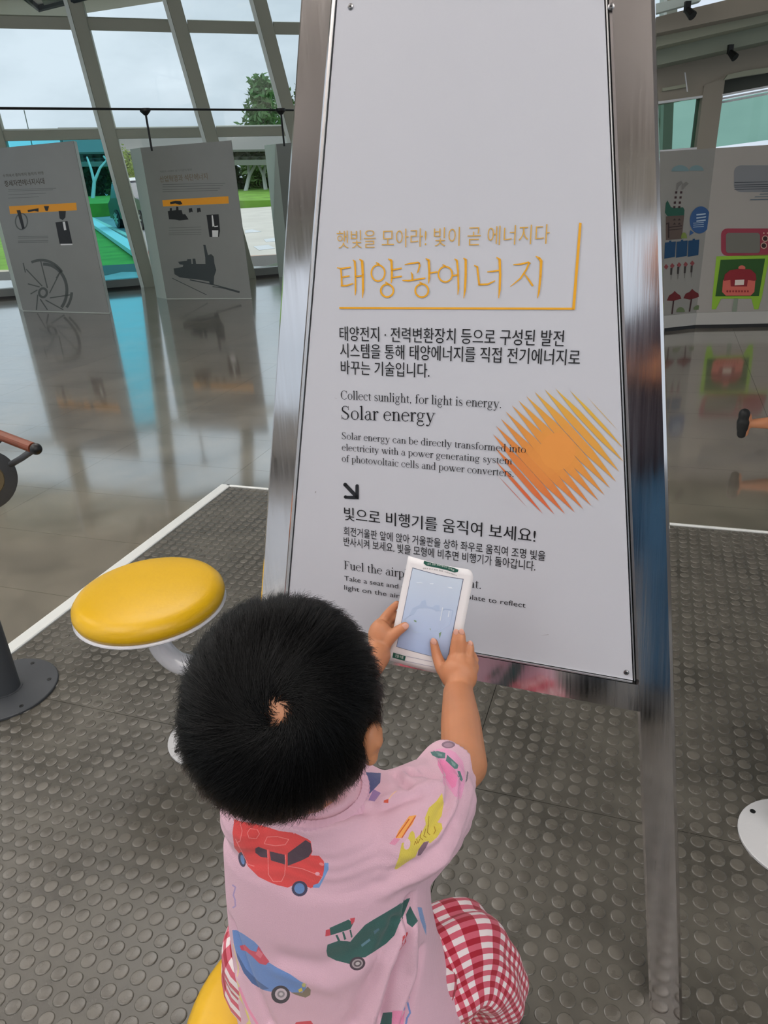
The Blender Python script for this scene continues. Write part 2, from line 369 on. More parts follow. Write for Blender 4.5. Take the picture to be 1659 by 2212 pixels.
VT = 5.2
t1a, t1b, t2a, t2b = gu(0, 286), gu(630, 285), gu(183, 42), gu(648, 63)
def tline(p, q): s = (q[1]-p[1])/(q[0]-p[0])*.6; m = ((p[0]+q[0])/2, (p[1]+q[1])/2); return lambda u: m[1]+s*(u-m[0])
T1 = tline(t1a, t1b); T2 = tline(t2a, t2b)
for u, s in ML:
    a = guv(u, -.05); b = guv(u+s*VT, VT); d = (b-a)/np.linalg.norm(b-a); X = np.cross(d, WN); X /= np.linalg.norm(X); X = X*np.sign(X@WA); n_ = np.cross(X, d); n_ = n_*np.sign(-(n_@WB))
    mo = MB().bbox((a+b)/2, (.165, .16, np.linalg.norm(b-a)), X, n_, d, .008).build('mullion', M_MULL, win)
    MB().box((a+b)/2-X*.103+n_*.03, (.045, .12, np.linalg.norm(b-a)), X, n_, d).build('cover_strip', M_MULL_L, mo)
for k in range(len(ML)-1):
    for Tf, w_ in ((T1, .12), (T2, .13)):
        va = Tf(ML[k][0]); pa = guv(ML[k][0]+ML[k][1]*va, va); vb = Tf(ML[k+1][0]); pb = guv(ML[k+1][0]+ML[k+1][1]*vb, vb)
        d = pb-pa; l = np.linalg.norm(d); d /= l; n_ = np.cross(d, WS); n_ /= np.linalg.norm(n_)
        MB().bbox((pa+pb)/2, (w_, .12, l-.16), np.cross(n_, d), n_, d, .006).build('transom', M_MULL, win)
    v_ = [.16, None, None, VT]
    for j in range(3):
        def pt(q, jj):
            u, s = ML[q]; v = [.12, T1(u), T2(u), VT][jj]; return guv(u+s*v, v)-WN*0
        c = [pt(k, j), pt(k+1, j), pt(k+1, j+1), pt(k, j+1)]
        film = (k == 2 and j == 0)
        MB().slab(c, WN*.008).build('pane', M_CYAN if film else M_GLASS, win, **({'label': 'cyan tinted pane'} if film else {}))
ua, ub = ML[0][0], ML[-1][0]
MB().box(guv((ua+ub)/2, .085)+WB*0, (ub-ua, .14, .10), WA, WB, ZZ).build('sill', mat('grey_sill', (120, 124, 122), .5), win)
MB().box(guv((ua+ub)/2, -.0)+WB*.0+ZZ*.02, (ub-ua, .16, .07), WA, WB, ZZ).build('black_kick_strip', M_BLK, win)

# ------------------------------------------------------------------ ceiling, other walls (they close the hall behind the camera)
M_CEIL = mat('ceiling_board', (212, 206, 202), .8)
e0 = at(0, 57, (0, 0, CEIL), (0, 0, 1)); e1 = at(372, 0, (0, 0, CEIL), (0, 0, 1)); d = (e1-e0)/np.linalg.norm(e1-e0)
pA = e0-d*6; pB = e0+d*((9.5-0-e0[0])/d[0]) if d[0] else e1
poly = [(pA[0], -5, CEIL), (9.5, -5, CEIL), (9.5, max(2, e1[1]-.4), CEIL), (e1[0]+.6, e1[1]+d[1]*.6/d[0], CEIL), (pA[0], pA[1], CEIL)]
MB().slab([np.array(p) for p in poly], (0, 0, .45)).build('ceiling', M_CEIL, recalc=True, kind='structure')
MB().slab([np.array(p) for p in [(-9.5, 8.5, 5.3), (9.5, 8.5, 5.3), (9.5, 12, 5.3), (-9.5, 12, 5.3)]], (0, 0, .05)).build('window_3', M_GLASS, kind='structure')
q0, q1, q2, q3 = [at(x, y, (0, 0, CEIL-.02), (0, 0, 1)) for x, y in [(-10, -60), (82, 16), (300, -40), (300, -90)]]
MB().tube([q0, q1, q2], .05, 8).build('trim_1', mat('dark_steel', (48, 56, 62), .5), kind='structure')
MB().slab([at(x, y, (0, 0, CEIL-.004), (0, 0, 1)) for x, y in [(95, 8), (230, -22), (200, -80), (60, -60)]], (0, 0, -.02)).build('trim_2', mat('grille_grey', (120, 124, 124), .6, bump=.3), kind='structure')
# back wall behind the photographer: window band over a low wall; side walls
M_WALL = mat('warm_wall_paint', (196, 192, 184), .7)
bw = empty('wall_back', (0, -5, 0), kind='structure')
MB().box((0, -5.05, .35), (19, .1, .7)).build('low_wall', M_WALL, bw)
MB().box((0, -5.05, 3.1), (19, .1, .6)).build('upper_wall', M_WALL, bw)
for k in range(9): MB().box((-9+k*2.25, -5.05, 1.75), (.2, .12, 2.1)).build('post', M_WALL, bw)
wl = empty('wall_left', (-9.3, 3, 0), kind='structure')
MB().box((-9.35, 3.5, .2), (.1, 17, .4)).build('low_wall', M_WALL, wl)
for k in range(8): MB().box((-9.35, -5+k*2.4, 1.9), (.12, .18, 3.0)).build('post', M_MULL, wl)

# ------------------------------------------------------------------ added fill lamps, unseen, to brighten the hall and its ceiling
M_DIFF = mat('fill_diffuser', (255, 250, 240), .5, emit=(1, .95, .88), estr=1.5)
for k, (x, y) in enumerate(FILL_SPOTS):
    t = empty('added_fill_lamp', (x, y, CEIL), 'added square flat fill lamp under the hall ceiling, unseen', 'fill lamp', 'added square fill lamps over the hall')
    MB().box((x, y, FILL_Z), (1.68, 1.68, .05)).build('housing', M_WHITE, t)
    MB().box((x, y, FILL_Z-.03), (1.6, 1.6, .01)).build('diffuser', M_DIFF, t)
    for sx_ in (-.7, .7): MB().tube([(x+sx_, y, FILL_Z+.02), (x+sx_, y, CEIL)], .008, 6).build('suspension_rod', M_BLK, t)
    for nm, z_, up, wt in (('light', FILL_Z-.045, 0, FILL_WATTS), ('uplight', FILL_Z+.035, math.pi, UPLIGHT_WATTS)):
        ld = bpy.data.lights.new(nm, 'AREA'); ld.shape = 'SQUARE'; ld.size = 1.6; ld.energy = wt; ld.color = (1, .975, .955)
        lo = link(nm, ld, t); lo.matrix_parent_inverse = t.matrix_basis.inverted(); lo.location = (x, y, z_); lo.rotation_euler = (up, 0, 0)

# ------------------------------------------------------------------ flat print on a plane
def decal(name, polys, pl, m, parent, off=.0006, cols=None, label=None):
    """polys: lists of plane points already in 3D (numpy). lifts them by off along pl normal"""
    mb = MB(); n_ = pl*off; cc = []
    for i, p in enumerate(polys):
        t = tessellate_polygon([[Vector([float(c) for c in q]) for q in p]]); mb.add([np.array(q)+n_ for q in p], t)
        if cols is not None: cc += [cols[i]]*len(p)
    me = mb.mesh(name); me.materials.append(m)
    bm = bmesh.new(); bm.from_mesh(me)
    for f in bm.faces:
        f.normal_update()
        if f.normal.dot(Vector(pl)) < 0: f.normal_flip()
    bm.to_mesh(me); bm.free()
    if cols is not None:
        ca = me.color_attributes.new('Col', 'FLOAT_COLOR', 'POINT')
        for i, c in enumerate(cc): ca.data[i].color = (*c, 1)
    return link(name, me, parent, label=label)
def lettering(name, vf, BL, BR, TL, o, X, Y, N, m, parent, off=.0007, ink=True, capH=None, label=None):
    """place 2D outline so its ink box (or baseline..cap) fills the box given by three points on the plane"""
    v, fs = vf; x0, x1 = v[:, 0].min(), v[:, 0].max()
    y0, y1 = (v[:, 1].min(), v[:, 1].max()) if capH is None else (0, capH)
    P0, P1, P2 = [np.array([(q-o)@X, (q-o)@Y]) for q in (BL, BR, TL)]
    sx = (P1[0]-P0[0])/(x1-x0); sl = (P1[1]-P0[1])/(x1-x0); sy = (P2[1]-P0[1])/(y1-y0)
    if abs((P1[1]-P0[1])/(P1[0]-P0[0])) < .03: sl = 0
    uv = [((a-x0)*sx+P0[0], (b-y0)*sy+P0[1]+(a-x0)*sl) for a, b in v]
    me = bpy.data.meshes.new(name); me.from_pydata([tuple(o+X*a+Y*b+N*off) for a, b in uv], [], fs); me.materials.append(m)
    return link(name, me, parent, label=label)
def stroke(pts, w):
    out = []
    for i in range(len(pts)-1):
        a, b = np.array(pts[i], float), np.array(pts[i+1], float); d = b-a; l = np.linalg.norm(d); n_ = np.array([-d[1], d[0]])/l; e_ = d/l*.15
        wa = w[i] if hasattr(w, '__len__') else w; wb = w[i+1] if hasattr(w, '__len__') else w
        out.append([a+n_*wa/2-e_*wa, b+n_*wb/2+e_*wb, b-n_*wb/2+e_*wb, a-n_*wa/2-e_*wa])
    return out
def ring(cx, cy, rx, ry, w, a0=0, a1=360, n=24, rot=0):
    P_ = []; ro = math.radians(rot)
    for i in range(n+1):
        a = math.radians(a0+(a1-a0)*i/n); c, s = math.cos(a), math.sin(a)
        f = lambda X_, Y_: np.array([cx+X_*math.cos(ro)-Y_*math.sin(ro), cy+X_*math.sin(ro)+Y_*math.cos(ro)])
        P_.append((f((rx+w/2)*c, (ry+w/2)*s), f((rx-w/2)*c, (ry-w/2)*s)))
    return [[P_[i][0], P_[i+1][0], P_[i+1][1], P_[i][1]] for i in range(n)]
def disc(cx, cy, rx, ry, n=24, rot=0):
    ro = math.radians(rot)
    return [np.array([cx+rx*math.cos(a)*math.cos(ro)-ry*math.sin(a)*math.sin(ro), cy+rx*math.cos(a)*math.sin(ro)+ry*math.sin(a)*math.cos(ro)]) for a in [2*math.pi*k/n for k in range(n)]]

# ------------------------------------------------------------------ display panels by the window
M_PAN = mat('satin_panel_grey', (138, 141, 138), .30, vary=.05, vscale=3); M_PSIDE = mat('panel_side_white', (196, 205, 198), .4)
M_ORG = mat('orange_band_print', (240, 165, 40), .5); M_DKP = mat('dark_print', (34, 36, 38), .5); M_GRYP = mat('faded_grey_print', (100, 104, 102), .5)
M_WHP = mat('white_print', (225, 228, 228), .5); M_SEP = mat('brown_black_title_print', (62, 52, 36), .5); M_WHEEL = mat('wheel_drawing_print', (84, 90, 88), .5)
def display_panel(FL, FR, h, label, skew=.2):
    t = empty('information_stand', FL, label, 'information stand', 'tall grey information stands before the window')
    X = FR-FL; X /= np.linalg.norm(X); Y = np.cross(ZZ, X)
    BLc = FL+Y*.15-X*.26; BRc = FR+Y*.15-X*.11
    MB().hexa([FL, FR, BRc, BLc]+[p+ZZ*h for p in (FL, FR, BRc, BLc)]).build('body', M_PSIDE, t)
    MB().slab([FL-Y*.002+ZZ*.01, FR-Y*.002+ZZ*.01, FR-Y*.002+ZZ*h, FL-Y*.002+ZZ*h], -Y*.006).build('face_board', M_PAN, t)
    return t, X, -Y
def pmap(o, n_): return lambda q: at(q[0], q[1], o-0*n_, n_)
P1a, P1b, P2a, P2b = fl(51, 672), fl(237, 677), fl(361, 646), fl(544, 645)
d1, X1, N1 = display_panel(P1a, P1b, 1.825, 'tall grey information stand with a water wheel drawing, leftmost by the window')
d2, X2, N2 = display_panel(P2a, P2b, 1.757, 'tall grey information stand with a steam locomotive drawing, under the rail')
P3a = at(597, 311, (0, 0, 1.757), (0, 0, 1))*np.array([1, 1, 0]); P3b = P3a+np.array([math.cos(-.35), math.sin(-.35), 0])*1.2
d3, X3, N3 = display_panel(P3a, P3b, 1.757, 'tall grey information stand mostly hidden behind the steel sign frame')
def z3(x, y): return (x/5.268, 280+y/5.268)
def z4(x, y): return (290+x/4.484, 280+y/4.484)
def mapped(polys, zf, o, n_): return [[at(*zf(*q), o, n_) for q in p] for p in polys]
o1 = P1a+N1*.008; o2 = P2a+N2*.008
decal('orange_band', mapped([[(103, 872), (868, 832), (876, 918), (115, 960)]], z3, o1, N1), N1, M_ORG, d1, .001)
decal('photo_print', mapped([[(632, 1055), (770, 1040), (825, 1295), (680, 1300)], [(190, 918), (232, 915), (282, 1120), (255, 1135)], [(315, 915), (440, 895), (440, 935), (395, 925), (320, 940)], [(500, 870), (560, 870), (545, 925), (520, 925)], [(668, 925), (750, 925), (745, 1000), (715, 1030), (680, 1010)]], z3, o1, N1), N1, M_DKP, d1, .002)
decal('white_print', mapped([[(715, 1050), (742, 1048), (757, 1140), (732, 1145)], [(690, 1300), (825, 1298), (828, 1312), (695, 1316)]], z3, o1, N1), N1, M_WHP, d1, .003)
wp = ring(245, 1045, 68, 92, 14) 
wp += ring(500, 1830, 262, 300, 34, -92, 40, 20)+ring(470, 1840, 300, 355, 30, -112, -38, 16)+ring(490, 1856, 44, 50, 26)+ring(495, 1840, 322, 320, 30, 2, 35, 8)
for a, b in [((300, 1590), (480, 1780)), ((460, 1480), (540, 1800)), ((690, 1610), (565, 1860)), ((570, 1915), (800, 1880)), ((520, 1940), (720, 2050)), ((460, 1930), (540, 2050)), ((430, 1880), (415, 2050)), ((320, 1755), (450, 1790)), ((350, 1870), (425, 1825)), ((265, 1520), (290, 1625)), ((640, 1690), (695, 1600))]: wp += stroke([a, b], 13)
decal('wheel_drawing', mapped(wp, z3, o1, N1), N1, M_WHEEL, d1, .001)
gl_ = []
for y in (672, 690, 730, 770): gl_.append([(95, y+8), (640-(y-672)*2, y-8), (640-(y-672)*2, y-3), (95, y+13)])
for y in (1215, 1232, 1265, 1282): gl_.append([(205, y), (550, y-6), (550, y), (205, y+7)])
decal('small_print', mapped(gl_, z3, o1, N1), N1, M_GRYP, d1, .001)
M1 = lambda x, y: at(*z3(x, y), o1, N1)
lettering('title_lettering', fit('중세자연에너지시대', bold=.01), M1(60, 650), M1(515, 632), M1(60, 580), o1, X1, ZZ, N1, M_SEP, d1, .001)
lettering('subtitle_lettering', fit('수차에서 풍차까지 동력의 혁명'), M1(38, 545), M1(500, 520), M1(38, 508), o1, X1, ZZ, N1, M_SEP, d1, .001)
M2_ = lambda x, y: at(*z4(x, y), o2, N2)
lettering('title_lettering', fit('산업혁명과 석탄에너지', bold=.005), M2_(252, 512), M2_(715, 490), M2_(252, 448), o2, X2, ZZ, N2, mat('ochre_title_print', (112, 98, 78), .5), d2, .001)
lettering('subtitle_lettering', fit('석탄의 시대와 증기기관의 발명'), M2_(250, 418), M2_(560, 405), M2_(250, 398), o2, X2, ZZ, N2, M_GRYP, d2, .001)
decal('orange_band', mapped([[(272, 683), (912, 645), (916, 715), (280, 745)]], z4, o2, N2), N2, M_ORG, d2, .001)
loco = [[(325, 790), (345, 785), (345, 760), (365, 760), (365, 785), (405, 780), (408, 745), (428, 748), (430, 780), (460, 780), (470, 820), (495, 820), (528, 870), (480, 876), (440, 880), (400, 872), (338, 868)], [(528, 765), (560, 760), (568, 800), (552, 795), (548, 800), (532, 805)], [(608, 762), (640, 758), (648, 798), (632, 795), (628, 800), (610, 803)], [(700, 825), (818, 820), (832, 980), (820, 1040), (730, 1040)],
        [(348, 700), (400, 690), (450, 692), (468, 720), (440, 728), (400, 715), (350, 722)]]
decal('photo_print', mapped(loco, z4, o2, N2), N2, M_DKP, d2, .002)
decal('white_print', mapped([[(750, 830), (762, 828), (778, 935), (758, 940)], [(755, 975), (815, 975), (812, 1040), (758, 1040)], [(775, 935), (812, 930), (812, 940), (778, 945)]], z4, o2, N2), N2, M_WHP, d2, .003)
lo = [[(382, 1345), (470, 1330), (475, 1310), (440, 1305), (425, 1280), (510, 1270), (515, 1255), (550, 1255), (555, 1300), (568, 1300), (565, 1250), (592, 1250), (600, 1300), (690, 1300), (688, 1240), (672, 1135), (668, 1115), (690, 1115), (715, 1215), (745, 1205), (770, 1230), (778, 1300), (795, 1360), (775, 1420), (770, 1500), (735, 1500), (725, 1470), (600, 1450), (500, 1440), (440, 1430), (390, 1400)]]
lo += stroke([(540, 1455), (760, 1500), (1020, 1570)], 10)+stroke([(760, 1520), (860, 1535), (1020, 1580)], 8)+stroke([(370, 1440), (700, 1600)], 6)
decal('locomotive_drawing', mapped(lo, z4, o2, N2), N2, mat('locomotive_print', (62, 70, 72), .5), d2, .001)
gl_ = [[(275, y), (880-(y-530), y-14), (880-(y-530), y-9), (275, y+5)] for y in (530, 552, 578, 600)]+[[(335, y), (650, y-8), (650, y-4), (335, y+4)] for y in (950, 975, 1000, 1018)]
decal('small_print', mapped(gl_, z4, o2, N2), N2, M_GRYP, d2, .001)
# black rail on posts above the panels
zr = 2.12; r0 = at(-60, 233.5, (0, 0, zr), (0, 0, 1)); r1 = at(660, 238, (0, 0, zr), (0, 0, 1))
rl = empty('display_rail', r0, 'thin black rail on posts above the grey display panels', 'rail')
MB().tube([r0, r1], .012, 8).build('rail_rod', M_BLK, rl)
for px, zb in ((313, 1.70), (606, 1.70)):
    q = at(px, 236, (0, 0, zr), (0, 0, 1)); MB().tube([q, q*[1, 1, 0]+ZZ*zb], .012, 8).build('post', M_BLK, rl)
    MB().lathe([(.02, zr-.06), (.06, zr-.02), (.06, zr+.01)], (q[0], q[1], 0), 12).build('cap', M_BLK, rl)

# ------------------------------------------------------------------ graphic partition on the right
W0, W1, W2 = fl(1434, 716), fl(1500, 709), fl(1659, 706)
W0 = W1+(W0-W1)*3.4; W2e = W1+(W2-W1)*3
PH = 1.36; pt_ = empty('graphic_partition', W1, 'low white partition with printed household pictures, far right', 'partition')
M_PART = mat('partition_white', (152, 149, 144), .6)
NL = np.cross(W1-W0, ZZ); NL /= np.linalg.norm(NL); NR = np.cross(W2-W1, ZZ); NR /= np.linalg.norm(NR)
MB().slab([W0, W1, W1+ZZ*PH, W0+ZZ*PH], -NL*.09).build('left_board', mat('partition_white_shaded', (140, 139, 134), .6), pt_, recalc=True)  # same white as the right board, with the left face's shade put into its colour
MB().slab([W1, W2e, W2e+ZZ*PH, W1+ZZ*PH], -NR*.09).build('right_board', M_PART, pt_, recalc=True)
for a_, b_, n_ in ((W0, W1, NL), (W1, W2e, NR)):
    MB().slab([a_+n_*.002+ZZ*.03, b_+n_*.002+ZZ*.03, b_+n_*.002+ZZ*.13, a_+n_*.002+ZZ*.13], n_*.012).build('plinth_board', mat('plinth_white', (168, 168, 164), .5), pt_, recalc=True)
    MB().slab([a_+n_*.002, b_+n_*.002, b_+n_*.002+ZZ*.028, a_+n_*.002+ZZ*.028], n_*.008).build('shadow_gap_strip', M_BLK, pt_, recalc=True)
def z5(x, y): return (1430+x/5.026, 300+y/5.026)
def prt(name, polys, left, col, off=.003): 
    n_, o_ = (NL, W0) if left else (NR, W1)
    decal(name, mapped(polys, z5, o_, n_), n_, mat('print_%d_%d_%d' % col, col, .6), pt_, off)
arc = lambda cx, cy, rx, ry, a0, a1, n=14: [np.array([cx+rx*math.cos(math.radians(a0+(a1-a0)*k/n)), cy+ry*math.sin(math.radians(a0+(a1-a0)*k/n))]) for k in range(n+1)]
rr = lambda x0, y0, x1, y1, r: arc(x1-r, y1-r, r, r, 0, 90, 5)+arc(x0+r, y1-r, r, r, 90, 180, 5)+arc(x0+r, y0+r, r, r, 180, 270, 5)+arc(x1-r, y0+r, r, r, 270, 360, 5)
prt('blue_hills', [arc(195, 352, 95, 66, 180, 360), arc(372, 345, 78, 58, 180, 360)], True, (112, 138, 142))
prt('smoke_plumes', [[(150, 560), (160, 480), (205, 455), (222, 480), (180, 520), (165, 555)], [(208, 552), (220, 490), (260, 465), (290, 485), (250, 520), (225, 552)]], True, (118, 116, 112))
prt('chimney_bands', [[(x-12-(y-580)*.13, y-12), (x+12-(y-580)*.13, y-14), (x+11-(y-580)*.13, y+11), (x-13-(y-580)*.13, y+13)] for x in (153, 207) for y in (582, 636, 692, 742)], True, (58, 34, 36))
prt('green_roof', [[(40, 700), (58, 668), (95, 740), (130, 752), (225, 742), (242, 770), (238, 830), (60, 845), (30, 800)]], True, (30, 82, 66))
prt('brown_house', [[(40, 842), (238, 828), (212, 1085), (40, 1098)]], True, (88, 74, 66), .0035)
prt('house_windows', [[(115+c*52, 885+r*45), (132+c*52, 862+r*45), (148+c*52, 883+r*45)] for c in (0, 1) for r in (0, 1)]+[[(75, 955), (215, 938), (213, 948), (75, 966)], [(75, 985), (213, 972), (211, 980), (75, 994)], [(40, 915), (75, 905), (75, 1075), (60, 1075), (60, 925), (40, 930)]], True, (48, 34, 32), .005)
prt('green_bush', [arc(235, 1075, 32, 60, 180, 360)+[(267, 1080), (205, 1080)]], True, (112, 130, 60), .005)
prt('blue_balloon', [disc(412, 880, 112, 148, 30, 8), [(305, 990), (295, 1052), (345, 1018)]], True, (46, 84, 132))
lw_ = [[(370, 818+k*34), (470+6*(k % 2), 806+k*34), (470, 820+k*34), (370, 832+k*34)] for k in range(3)]+[[(335, 912+k*22), (450, 902+k*22), (450, 908+k*22), (335, 918+k*22)] for k in range(3)]
prt('balloon_lettering', lw_, True, (168, 188, 205), .005)
prt('blue_bins', [[(x, 1125-(x-40)*.08), (x+118, 1112-(x-40)*.08), (x+108, 1280-(x-40)*.08), (x-8, 1300-(x-40)*.08)] for x in (30, 158, 285)]+[[(x+45, 1105-(x-40)*.08), (x+70, 1103-(x-40)*.08), (x+70, 1120-(x-40)*.08), (x+45, 1122-(x-40)*.08)] for x in (30, 158, 285)], True, (14, 62, 98))
prt('skewers', [[(x-24, y), (x, y-32), (x+26, y-4), (x+2, y+28)] for x, y in ((42, 1390), (108, 1380), (182, 1370), (254, 1364), (326, 1352))], True, (128, 60, 62))
prt('skewer_handles', [q for x, y in ((100, 1400), (175, 1390), (248, 1382), (320, 1374)) for q in ([(x-10, y), (x+12, y), (x+6, y+75), (x-14, y+75)], [(x-5, y+75), (x, y+75), (x-4, y+130), (x-7, y+130)])], True, (50, 44, 42))
prt('red_trees', [[(50, 1755), (75, 1700), (115, 1675), (135, 1650), (160, 1675), (195, 1700), (208, 1735), (150, 1750), (125, 1760)], [(230, 1730), (255, 1680), (300, 1660), (325, 1628), (355, 1655), (395, 1680), (398, 1715), (340, 1735), (300, 1745)]], True, (98, 24, 28))
prt('tree_trunks', [[(115, 1755), (130, 1755), (112, 1900), (98, 1900)], [(310, 1735), (325, 1735), (302, 1875), (288, 1875)]], True, (52, 26, 28), .005)
prt('shrubs', [arc(198, 1880, 46, 55, 180, 360), arc(382, 1855, 44, 50, 180, 360)], True, (96, 112, 76), .006)
prt('hose_stripe', [[(50, 1965), (400, 1918), (400, 1955), (50, 2000)]], True, (116, 128, 116))
prt('hose_stripe', [[(400, 1918), (1900, 1935), (1900, 1970), (400, 1955)], [(780, 1730), (828, 1728), (800, 1925), (750, 1925)]], False, (122, 134, 118))
prt('air_conditioner', [rr(780, 288, 1700, 578, 75)], False, (118, 122, 126))
prt('vent_lines', [[(785, y), (1700, y-20), (1700, y-13), (785, y+8)] for y in (470, 498, 520, 545)], False, (62, 68, 74), .005)
prt('air_streaks', [[(x, y), (1700, y-16), (1700, y-4), (x-10, y+10)] for x, y in ((1090, 562), (1065, 595), (1010, 625), (960, 655))], False, (88, 102, 112), .005)
prt('microwave_oven', [rr(640, 972, 1400, 1270, 70)], False, (140, 48, 66))
prt('microwave_window', [rr(692, 1020, 1062, 1238, 30)], False, (104, 104, 96), .006)
prt('microwave_dials', ring(1118, 1082, 30, 30, 8)+ring(1103, 1158, 30, 30, 8)+[disc(1103, 1022, 8, 8, 10), disc(1143, 1022, 8, 8, 10)], False, (196, 168, 150), .007)
prt('dial_centres', [disc(1118, 1082, 24, 24), disc(1103, 1158, 24, 24)], False, (44, 16, 20), .006)
prt('green_cabinet', [[(590, 1275), (1400, 1250), (1400, 1295), (1160, 1300), (1085, 1710), (1045, 1850), (1000, 1850), (970, 1735), (640, 1735), (585, 1850), (538, 1850), (548, 1700)]], False, (132, 176, 48))
prt('cabinet_inside', [[(635, 1312), (1118, 1298), (1050, 1705), (578, 1708)]], False, (34, 78, 26), .005)
prt('rice_cooker', [[(662, 1530), (1012, 1530), (1000, 1660), (960, 1700), (690, 1700), (650, 1660)], disc(865, 1400, 38, 28)], False, (196, 96, 84), .007)
prt('cooker_lid', [[(665, 1540), (680, 1470), (735, 1425), (830, 1410), (960, 1415), (1015, 1465), (1022, 1530), (1000, 1540), (930, 1530), (920, 1600), (745, 1600), (740, 1530)]], False, (130, 26, 36), .009)
prt('cooker_label', [[(790, 1530), (890, 1525), (885, 1582), (785, 1588)]], False, (210, 200, 190), .011)
prt('cooker_dots', [disc(x, 1652, 9, 12, 10) for x in range(705, 950, 32)], False, (130, 26, 36), .011)

# ------------------------------------------------------------------ far right wall: beams, pillar and green glass behind the partition
YW = 8.0; wn_ = np.array([-.2, -1, 0.]); wn_ /= np.linalg.norm(wn_); ow_ = np.array([3.2, YW, 0])
def z2(x, y): return (1380+x/2.911, y/2.911)
def wq(px, k=0.): q = at(*z2(*px), ow_+wn_*k, wn_); return q
def wpoly(name, pts, k, th, m, **kw): return MB().slab([wq(p, k) for p in pts], -wn_*th).build(name, m, recalc=True, **kw)
M_HDR = mat('beige_header_paint', (160, 153, 140), .7); M_BAND = mat('pale_green_ceiling_band', (168, 172, 152), .6); M_BAND2 = mat('mid_green_band', (150, 158, 142), .6)
wr = empty('wall_right', ow_, kind='structure')
wpoly('header', [(-60, 430), (-60, 700), (155, 650), (400, 605), (405, 550), (545, 500), (812, 430), (1500, 260), (1500, 60), (812, 250)], 0, .3, M_HDR, parent=wr)
wpoly('pillar', [(410, 540), (545, 480), (480, 960), (355, 985)], .02, .3, M_HDR, parent=wr)
wpoly('beam', [(-60, 450), (-60, 330), (812, 130), (1500, -40), (1500, 70), (812, 255)], .45, .5, M_BAND2, parent=wr)
wpoly('beam', [(-60, 335), (-60, 240), (812, 60), (1500, -110), (1500, -30), (812, 135)], .75, .5, M_BAND, parent=wr)
wpoly('beam', [(-60, 245), (-60, 150), (300, 60), (1500, -230), (1500, -100), (812, 65)], 1.0, .5, M_HDR, parent=wr)
wpoly('ceiling_edge_lamp', [(-60, 130), (-60, 60), (390, -40), (390, 5)], 1.3, .1, mat('pale_light_trim', (205, 220, 215), .4), parent=wr)
wpoly('white_sill', [(-60, 1010), (-60, 960), (365, 925), (365, 965)], .05, .2, M_WHITE, parent=wr)
wpoly('white_trim_line', [(-60, 680), (-60, 662), (402, 600), (400, 614)], .05, .1, M_WHITE, parent=wr)
wpoly('white_trim_line', [(150, 574), (150, 554), (295, 528), (297, 548)], .05, .05, M_BAND, parent=wr)
wpoly('hanging_strip', [(288, 455), (294, 455), (309, 577), (303, 577)], .1, .02, M_WHITE, parent=wr)
wpoly('arched_trim', [(535, 502), (560, 470), (680, 442), (812, 424), (1500, 280), (1500, 310), (812, 455), (640, 482)], .05, .1, M_BAND, parent=wr)
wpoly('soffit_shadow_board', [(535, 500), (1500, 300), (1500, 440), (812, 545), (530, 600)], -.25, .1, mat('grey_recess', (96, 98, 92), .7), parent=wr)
for k, dy in enumerate((0, 22, 45)):
    wpoly('white_trim_line', [(525, 592+dy), (812, 538+dy), (1500, 405+dy), (1500, 417+dy), (812, 550+dy), (525, 604+dy)], .03-.05*k, .05, M_WHITE, parent=wr)
w2 = empty('window_2', ow_, kind='structure')
wpoly('pane', [(-60, 690), (402, 614), (365, 935), (-60, 985)], -.1, .01, M_GREENG, parent=w2)
wpoly('pane', [(525, 630), (812, 575), (1500, 440), (1500, 800), (812, 880), (480, 925)], -.1, .01, M_GREENG, parent=w2)
MB().box(ow_*[1, 1, 0]-wn_*.2+ZZ*.6+np.array([2.2, 0, 0]), (6.4, .1, 1.2), np.cross(ZZ, wn_), wn_, ZZ).build('wall_far_right', M_HDR, kind='structure')
for i_, (x, y) in enumerate(((305, 42), (575, 310))):
    q = wq((x, y), 1.35 if i_ == 0 else .5); t = empty('track_spotlight', q, ('small black spotlight clipped near the ceiling, top right', 'small black spotlight clipped to the pale green beam')[i_], 'spotlight', 'clip spotlights on the beams')
    MB().box(q, (.04, .04, .07)).build('clamp', M_BLK, t); MB().tube([q+ZZ*-.02, q+np.array([.03, -.05, -.07])], [.025, .035], 10).build('lamp_head', M_BLK, t)
# ------------------------------------------------------------------ outdoors
GZ = -.12
M_GRASS = mat('lawn_grass', (118, 165, 58), .9, vary=.25, vscale=1.5, bump=.6, bscale=40)
M_PAVE = mat('pale_pavement', (214, 208, 198), .8, vary=.12, vscale=.8); M_ROAD = mat('grey_road', (150, 152, 152), .85, vary=.1, vscale=1.)
MB().box((0, 80, GZ-.15), (260, 136, .2)).build('ground_lawn', M_GRASS, label='green lawn stretching outside beyond the window wall', cat='lawn', kind='structure')
def gpoly(name, px, z, m, label, cat, kind=None, th=.04):
    return MB().slab([fl(x, y, GZ) + ZZ*z for x, y in px], (0, 0, -th)).build(name, m, recalc=True, label=label, cat=cat, kind=kind or 'structure')
gpoly('pavement', [(300, 640), (300, 520), (440, 445), (900, 428), (1500, 480), (900, 640)], .03, M_PAVE, 'bright paved area outside the window with white painted marks', 'pavement')
gpoly('brick_path', [(440, 596), (440, 562), (900, 540), (900, 585)], .045, mat('reddish_paving', (186, 150, 132), .8, vary=.15, vscale=8), 'narrow reddish brick path just outside the window', 'path')
gpoly('paved_walk', [(-300, 640), (-300, 592), (330, 580), (345, 612)], .03, mat('beige_paving', (206, 196, 176), .8, vary=.2, vscale=6), 'beige paved walk outside along the foot of the window', 'path')
